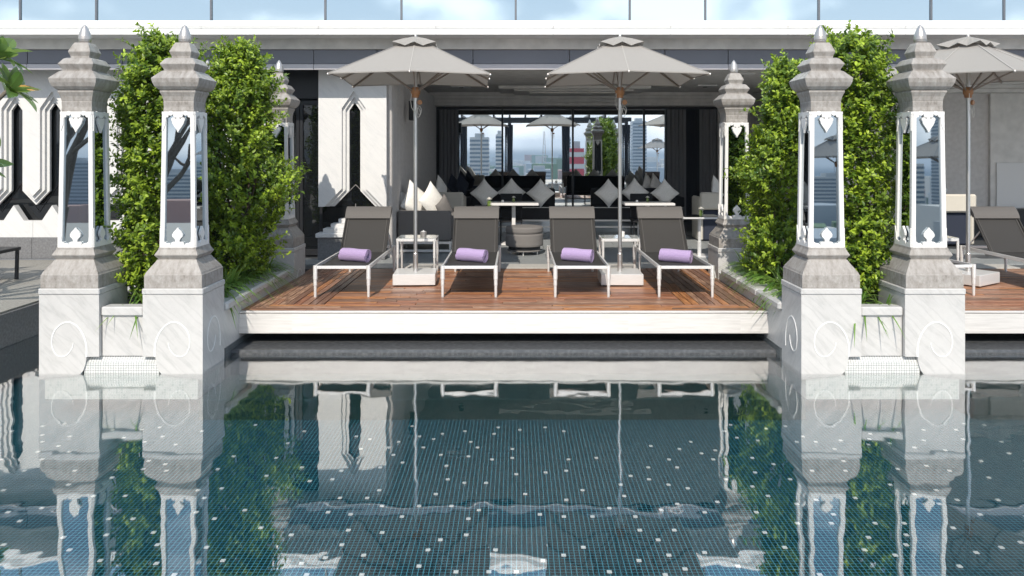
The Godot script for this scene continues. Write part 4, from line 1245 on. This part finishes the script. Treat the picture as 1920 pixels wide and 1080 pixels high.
func big_leaf_mesh(curl: float) -> ArrayMesh: # blunt oblong leaf 1 long along +z with a pale fold along the middle
	var s := S()
	var n := 8
	var w := [0.025, 0.08, 0.14, 0.18, 0.20, 0.195, 0.17, 0.11, 0.0]
	for i in n:
		var z0 := float(i) / n
		var z1 := float(i + 1) / n
		var y0 := 0.10 * z0 - curl * z0 * z0
		var y1 := 0.10 * z1 - curl * z1 * z1
		for k in [-1, 1]:
			s.quad(Vector3(0, y0, z0), Vector3(0, y1, z1), Vector3(k * w[i + 1], y1 + 0.30 * w[i + 1], z1), Vector3(k * w[i], y0 + 0.30 * w[i], z0), Vector3.UP)
	return s.mesh()

func rosette(t: Node3D, c: Vector3, axis: Vector3, n: int, size: float, r: RandomNumberGenerator) -> void:
	for i in n:
		var a := i * 2.39996
		var open := lerpf(0.5, 1.5, (i + 0.5) / n)
		var x := axis.cross(Vector3(0.3, 0.1, 1.0)).normalized()
		var y := axis.cross(x)
		var z := (axis * cos(open) + (x * cos(a) + y * sin(a)) * sin(open)).normalized()
		var across := axis.cross(z).normalized()
		var s := size * r.randf_range(0.75, 1.1)
		obj("leaf", M.big_leaf_meshes[r.randi() % 3], M.big_leaf[r.randi() % 4] if r.randf() > 0.03 else M.yellow_leaf, t, c - axis * 0.10 * r.randf(), Basis(across, z.cross(across), z).scaled(Vector3.ONE * s))

func make_frangipani(label: String, foot: Vector3, tips: Array, leaves: int, seed_: int, girth: float) -> void:
	var t := thing("frangipani_tree", label, "tree", foot, 0.0, "frangipani trees on the left terrace")
	var r := RandomNumberGenerator.new()
	r.seed = seed_
	var fork := Vector3(0.1, 0.95, 0.05)
	obj("trunk", S().tube([Vector3(0, 0, 0), Vector3(0.04, 0.35, 0.0), Vector3(0.06, 0.7, 0.03), fork], girth, girth * 0.8, 12), M.bark, t)
	for tip in tips:
		var e: Vector3 = tip - foot
		var m1 := fork.lerp(e, 0.33) + Vector3(r.randf_range(-0.12, 0.12), 0.14, r.randf_range(-0.12, 0.12))
		var m2 := fork.lerp(e, 0.68) + Vector3(r.randf_range(-0.12, 0.12), -0.03, r.randf_range(-0.12, 0.12))
		obj("branch", S().tube([fork - Vector3(0, 0.08, 0), fork.lerp(m1, 0.5), m1, m1.lerp(m2, 0.5), m2, e], girth * 0.55, girth * 0.22, 9), M.bark, t)
		for k in 2:
			var side := m2 + Vector3(r.randf_range(-0.5, 0.5), r.randf_range(0.1, 0.5), r.randf_range(-0.5, 0.5))
			obj("branch", S().tube([m1.lerp(m2, 0.4 + 0.4 * k), m2.lerp(side, 0.5) + Vector3(0, -0.06, 0), side], girth * 0.32, girth * 0.18, 8), M.bark, t)
			if leaves > 0 and k == 0 and tip.x < -5.9:
				rosette(t, side, (side - m2 + Vector3(0, 0.3, 0)).normalized(), leaves, 0.34, r)
		if leaves > 0:
			rosette(t, e, (e - m2).normalized(), leaves, 0.36, r)

func make_plants() -> void:
	M.leaf_mesh = leaf_mesh()
	M.blade_meshes = [blade_mesh(0.42, 0.62, 0.0115), blade_mesh(0.48, 0.85, 0.012), blade_mesh(0.36, 0.45, 0.011), blade_mesh(0.52, 1.05, 0.012), blade_mesh(0.40, 0.25, 0.011)]
	M.big_leaf_meshes = [big_leaf_mesh(0.10), big_leaf_mesh(0.28), big_leaf_mesh(0.45)]
	make_vine("tall clipped climbing shrub between the two left front pillars", Vector3(-3.93, 0.50, -8.78), 2.86, [[0.0, 0.13, 0.14, -0.02], [0.12, 0.22, 0.24, -0.05], [0.40, 0.33, 0.28, -0.06], [0.55, 0.29, 0.26, -0.02], [0.66, 0.27, 0.24, -0.06], [0.78, 0.26, 0.24, -0.06], [0.84, 0.20, 0.20, 0.0], [0.93, 0.15, 0.15, 0.03], [1.0, 0.04, 0.05, 0.05]], 101, 30000)
	make_vine("broad climbing shrub behind the inner left pillar, beside the deck", Vector3(-3.55, 0.50, -10.0), 2.92, [[0.0, 0.22, 0.25, 0.0], [0.15, 0.42, 0.4, -0.02], [0.45, 0.50, 0.45, 0.02], [0.58, 0.44, 0.42, 0.02], [0.70, 0.30, 0.32, 0.06], [0.80, 0.23, 0.24, 0.10], [0.92, 0.15, 0.16, 0.12], [1.0, 0.04, 0.05, 0.13]], 102, 40000)
	make_vine("slim climbing shrub behind the two inner left pillars, between their caps", Vector3(-4.15, 0.50, -9.9), 2.85, [[0.0, 0.14, 0.14, 0.0], [0.3, 0.26, 0.26, 0.0], [0.8, 0.22, 0.22, 0.05], [1.0, 0.06, 0.06, 0.05]], 105, 11000)
	make_vine("broad climbing shrub behind the inner right pillar, beside the deck", Vector3(3.32, 0.50, -10.0), 2.72, [[0.0, 0.18, 0.2, 0.0], [0.18, 0.34, 0.35, -0.02], [0.45, 0.42, 0.4, -0.02], [0.62, 0.36, 0.36, -0.02], [0.74, 0.27, 0.28, 0.0], [0.84, 0.18, 0.20, 0.02], [0.94, 0.11, 0.12, 0.05], [1.0, 0.04, 0.05, 0.06]], 103, 34000)
	make_vine("tall clipped climbing shrub between the two right front pillars", Vector3(3.72, 0.50, -8.75), 2.88, [[0.0, 0.14, 0.14, 0.0], [0.12, 0.26, 0.24, 0.0], [0.45, 0.33, 0.28, 0.0], [0.7, 0.31, 0.28, 0.0], [0.82, 0.27, 0.25, -0.03], [0.93, 0.20, 0.18, -0.05], [1.0, 0.07, 0.07, -0.08]], 104, 30000)
	var k := 0
	for z in [-8.9, -9.35, -9.8, -10.25, -10.7]:
		var where: String = ["nearest the pool", "second from the pool", "in the middle of the row", "second from the rear pillar", "nearest the rear pillar"][k]
		make_tuft("arching strap-leaved plant on the left kerb, " + where, Vector3(-3.36, 0.52, z), 60, 1.25, 200 + k, Vector2(0.9, 0.3))
		make_tuft("arching strap-leaved plant on the right kerb, " + where, Vector3(3.08, 0.52, z), 60, 1.25, 220 + k, Vector2(-0.9, 0.3))
		k += 1
	make_tuft("strap-leaved plant hanging over the front panel of the left planter", Vector3(-3.92, 0.50, -8.12), 24, 1.0, 240)
	make_tuft("strap-leaved plant in the left planter behind the hanging one", Vector3(-3.80, 0.50, -8.30), 24, 1.3, 242)
	make_tuft("strap-leaved plant hanging over the front panel of the right planter", Vector3(3.72, 0.50, -8.12), 26, 1.1, 241)
	make_tuft("strap-leaved plant in the right planter behind the hanging one", Vector3(3.55, 0.50, -8.32), 26, 1.4, 243)
	var f1 := Vector3(-7.0, DECK, -8.1)
	make_frangipani("leafy frangipani tree reaching in at the left edge", f1, [Vector3(-5.50, 3.22, -8.5), Vector3(-5.42, 2.88, -8.6), Vector3(-5.56, 2.08, -8.3), Vector3(-6.2, 3.9, -8.8), Vector3(-7.4, 3.8, -8.2), Vector3(-8.0, 3.2, -8.9), Vector3(-6.5, 3.5, -7.4), Vector3(-7.2, 3.4, -9.3), Vector3(-7.9, 2.9, -7.6)], 16, 301, 0.10)
	make_frangipani("bare-branched frangipani tree on the left terrace, mirrored in the outer left pillar", Vector3(-8.15, DECK, -1.9), [Vector3(-7.7, 3.9, -1.2), Vector3(-8.1, 4.3, -2.0), Vector3(-8.6, 4.0, -1.5), Vector3(-8.9, 3.4, -2.1), Vector3(-7.5, 3.2, -2.0), Vector3(-8.4, 3.3, -1.2)], 0, 302, 0.15)
	make_frangipani("bare-branched frangipani tree at the terrace edge, mirrored in the inner left pillar", Vector3(-6.75, DECK, -1.5), [Vector3(-5.8, 3.6, -1.3), Vector3(-6.0, 4.0, -1.8), Vector3(-5.7, 3.0, -1.6), Vector3(-6.5, 4.2, -1.3), Vector3(-7.2, 3.7, -1.7), Vector3(-5.6, 2.5, -1.2), Vector3(-6.2, 3.2, -1.0)], 0, 303, 0.11)

# ------------------------------------------------------------------ what the mirrors show behind the camera
func make_pergola() -> void:
	var t := thing("pergola", "dark timber pergola with curtained posts across the pool, seen in the window", "pergola", Vector3(0, 0.30, 6.0))
	for x in [-6.4, -3.2, -0.4, 3.0, 6.6]:
		obj("post", S().box(Vector3(x, 1.8, 0), Vector3(0.20, 3.6, 0.20), 0.01), M.frame, t)
		for k in 4:
			obj("curtain_fold", S().lathe([[0.06, 0.02], [0.04, 1.6], [0.07, 3.4]], 8, Vector3(x - 0.22 + 0.12 * k, 0, -0.20)), M.curtain_dark, t)
	obj("beam", S().box(Vector3(0.1, 3.72, 0), Vector3(13.6, 0.24, 0.16), 0.01), M.frame, t)
	for k in 14:
		obj("rafter", S().box(Vector3(-6.1 + k * 0.95, 3.92, 1.3), Vector3(0.10, 0.16, 3.4), 0.01), M.frame, t)
	obj("rear_beam", S().box(Vector3(0.1, 3.72, 2.8), Vector3(13.6, 0.24, 0.16), 0.01), M.frame, t)
	for x in [-6.4, -3.2, -0.4, 3.0, 6.6]:
		obj("post", S().box(Vector3(x, 1.8, 2.8), Vector3(0.16, 3.6, 0.16), 0.01), M.frame, t)

func make_city() -> void:
	var ground := struct(obj("city_ground", S().box(Vector3(0, -72, 1000), Vector3(5000, 4, 3600)), mat(lin(0.16, 0.17, 0.15), 0.95)))
	var r := RandomNumberGenerator.new()
	r.seed = 900
	var cols := [lin(0.52, 0.52, 0.50), lin(0.42, 0.43, 0.43), lin(0.60, 0.58, 0.54), lin(0.36, 0.40, 0.44), lin(0.48, 0.44, 0.40), lin(0.12, 0.20, 0.10), lin(0.40, 0.24, 0.20)]
	# a carpet of low blocks that reads as one mass
	var s := [S(), S(), S(), S(), S(), S(), S()]
	for i in 3400:
		var d := 150.0 + 1700.0 * pow(r.randf(), 1.4)
		var a := r.randf_range(-0.75, 0.75)
		var h := r.randf_range(22, 50) + 17.0 * pow(r.randf(), 3.0)
		var p := Vector3(sin(a) * d, -70 + h / 2, cos(a) * d)
		s[r.randi() % 7].box(p, Vector3(r.randf_range(8, 26), h, r.randf_range(8, 26)), 0.0, Basis(Vector3.UP, r.randf_range(-0.4, 0.4)))
	for i in 7:
		var o := obj("city_blocks", s[i], mat(cols[i], 0.9))
		o.set_meta("label", ["mass of pale low city blocks", "mass of grey low city blocks", "mass of cream low city blocks", "mass of blue-grey low city blocks", "mass of tan low city blocks", "patches of dark green trees among city blocks", "mass of brick-red low city roofs"][i] + " mirrored in the lounge window")
		o.set_meta("category", "city")
		o.set_meta("kind", "stuff")
	# towers one can pick out in the mirrors: [across, distance, width, depth, top, colour, band colour, label]
	var glass := mat(lin(0.10, 0.14, 0.18), 0.15)
	var red := mat(lin(0.45, 0.05, 0.07), 0.6)
	var tw := [[-17.0, 330.0, 8.5, 12.0, 8.0, 1, "broad grey office tower at the left of the window reflection"], [-8.5, 360.0, 3.4, 8.0, 10.0, 0, "slender pale tower beside the second mullion of the window reflection"],
		[12.0, 380.0, 12.0, 10.0, -8.0, 3, "squat blue-grey office block in the middle of the window reflection"], [29.0, 420.0, 4.2, 8.0, 9.5, 1, "slim grey tower left of the red tower in the reflection"],
		[15.5, 165.0, 3.6, 6.0, 2.6, 7, "red and white banded tower in the window reflection"], [72.0, 430.0, 8.0, 10.0, 19.0, 3, "tall stepped blue-grey tower at the right of the window reflection"],
		[168.0, 400.0, 34.0, 14.0, -2.0, 0, "white banded office block mirrored in the inner right pillar"], [196.0, 430.0, 13.0, 10.0, 14.0, 3, "blue-grey tower mirrored beside the white block in the right pillars"], [238.0, 420.0, 18.0, 11.0, 34.0, 1, "tall grey tower mirrored in the outer right pillar"],
		[-176.0, 400.0, 30.0, 14.0, 0.0, 0, "white banded tower mirrored in the inner left pillar"], [-236.0, 410.0, 24.0, 14.0, 6.0, 3, "blue-grey tower mirrored in the outer left pillar"], [150.0, 300.0, 16.0, 12.0, 4.0, 2, "cream apartment tower at the far right of the mirrored city"],
		[-40.0, 420.0, 13.0, 12.0, -4.0, 2, "cream apartment tower at the far left of the mirrored city"], [52.0, 330.0, 9.0, 9.0, -10.0, 0, "low white slab behind the mirrored pillars in the window"]]
	for a in tw:
		var h: float = a[4] + 70.0
		var t := thing("city_tower", a[6], "tower", Vector3(a[0], -70, a[1]), 0.0, "city towers across the pool")
		obj("block", S().box(Vector3(0, h / 2, 0), Vector3(a[2], h, a[3]), 0.05), red if a[5] == 7 else mat(cols[a[5]], 0.8), t)
		obj("crown", S().box(Vector3(0, h + 0.9, 0), Vector3(a[2] * 0.5, 1.8, a[3] * 0.5)), mat(cols[1], 0.8), t)
		for k in (14 if a[5] == 7 else 30):
			obj("window_band", S().box(Vector3(0, h - 1.6 - k * (3.0 if a[5] == 7 else 1.9), 0), Vector3(a[2] + 0.16, 1.2 if a[5] == 7 else 0.95, a[3] + 0.16)), mat(cols[0], 0.7) if a[5] == 7 else glass, t)
	var m := thing("radio_mast", "thin lattice radio mast rising above the mirrored city", "mast", Vector3(21.0, -70, 560.0))
	for k in 4:
		var q := Vector3(4.0 if k & 1 else -4.0, 0, 4.0 if k & 2 else -4.0)
		obj("leg", S().tube([q, Vector3(q.x * 0.06, 86, q.z * 0.06)], 0.5, 0.2, 5), M.silver, m)
	for i in 12:
		var w := 4.0 * (1.0 - i / 12.5)
		obj("brace", S().box(Vector3(0, 4 + i * 6.6, 0), Vector3(w * 2, 0.4, w * 2)), M.silver, m)

func cloud_cover() -> ImageTexture:
	var w := 1024
	var h := 512
	var im := Image.create(w, h, false, Image.FORMAT_RGBA8)
	var f := noise(402, 1.0, 6)
	for y in h:
		var lat := PI / 2 - PI * (y + 0.5) / h
		for x in w:
			var lon := TAU * (x + 0.5) / w
			if lat < -0.05:
				im.set_pixel(x, y, Color(0, 0, 0, 0))
				continue
			var p := Vector3(cos(lat) * cos(lon), sin(lat) * 2.2, cos(lat) * sin(lon)) * 4.2
			var k := smoothstep(-0.08, 0.34, f.get_noise_3d(p.x, p.y, p.z))
			im.set_pixel(x, y, Color(1, 0.98, 0.96, k))
	return ImageTexture.create_from_image(im)

func _ready() -> void:
	# camera: level, with the lens shifted down as an architectural lens does
	var cam := Camera3D.new()
	cam.name = "camera"
	add_child(cam)
	cam.position = Vector3(0, 2.2, 0)
	cam.projection = Camera3D.PROJECTION_FRUSTUM
	cam.near = 0.1
	cam.far = 6000.0
	cam.size = 0.1 * 1080.0 / 1500.0
	cam.frustum_offset = Vector2(0.1 * -8.0 / 1500.0, 0.1 * -259.0 / 1500.0)
	cam.current = true
	# sky and sun
	var sky := ProceduralSkyMaterial.new()
	sky.sky_top_color = lin(0.26, 0.43, 0.66)
	sky.sky_horizon_color = lin(0.97, 1.0, 1.03)
	sky.sky_curve = 0.18
	sky.ground_bottom_color = lin(0.20, 0.21, 0.20)
	sky.ground_horizon_color = lin(0.70, 0.80, 0.86)
	sky.sky_cover = cloud_cover()
	sky.sky_cover_modulate = Color(0.80, 0.79, 0.77, 1.0)
	var env := Environment.new()
	env.background_mode = Environment.BG_SKY
	env.sky = Sky.new()
	env.sky.sky_material = sky
	env.tonemap_mode = Environment.TONE_MAPPER_LINEAR
	env.tonemap_exposure = 1.2
	env.fog_enabled = true
	env.fog_density = 0.00035
	env.fog_light_color = Color(0.80, 0.90, 1.0)
	env.sdfgi_enabled = true
	env.ssao_enabled = true
	env.ssil_enabled = true
	var we := WorldEnvironment.new()
	we.name = "world_environment"
	we.environment = env
	add_child(we)
	var sun := DirectionalLight3D.new()
	sun.name = "sun"
	add_child(sun)
	sun.look_at_from_position(Vector3.ZERO, Vector3(0.13, -0.93, -1.0).normalized())
	sun.light_energy = 1.32
	sun.light_color = Color(1.0, 0.965, 0.91)
	sun.light_angular_distance = 0.5
	sun.shadow_enabled = true
	make_materials()
	make_pool()
	make_terraces()
	make_deck(-3.13, 2.85, true, true, "hardwood pool deck with a pale metal fascia, carrying the four loungers")
	make_deck(4.43, 9.4, true, false, "hardwood pool deck at the right edge of the picture")
	make_building()
	make_planter(-4.69, -3.09, true, "white marble planter trough left of the deck")
	make_planter(2.81, 4.41, false, "white marble planter trough right of the deck")
	var p := make_pillar("outermost left front mirror pillar, beside the left terrace", 1, Vector3(-4.40, 0, -8.16))
	make_pillar("inner left front mirror pillar, nearest the deck", -1, Vector3(-3.38, 0, -8.16))
	copy(p, "inner right front mirror pillar, nearest the deck", Vector3(3.10, 0, -8.16))
	copy(get_node("mirror_pillar_001"), "outermost right front mirror pillar, beside the right deck", Vector3(4.12, 0, -8.16))
	copy(p, "left rear mirror pillar beside the glazed doors", Vector3(-3.38, 0, -11.40))
	copy(p, "right rear mirror pillar beside the bistro table", Vector3(3.10, 0, -11.40))
	copy(p, "left rear outer mirror pillar, almost hidden by foliage", Vector3(-4.40, 0, -11.40))
	make_plants()
	make_furniture()
	make_pergola()
	make_city()
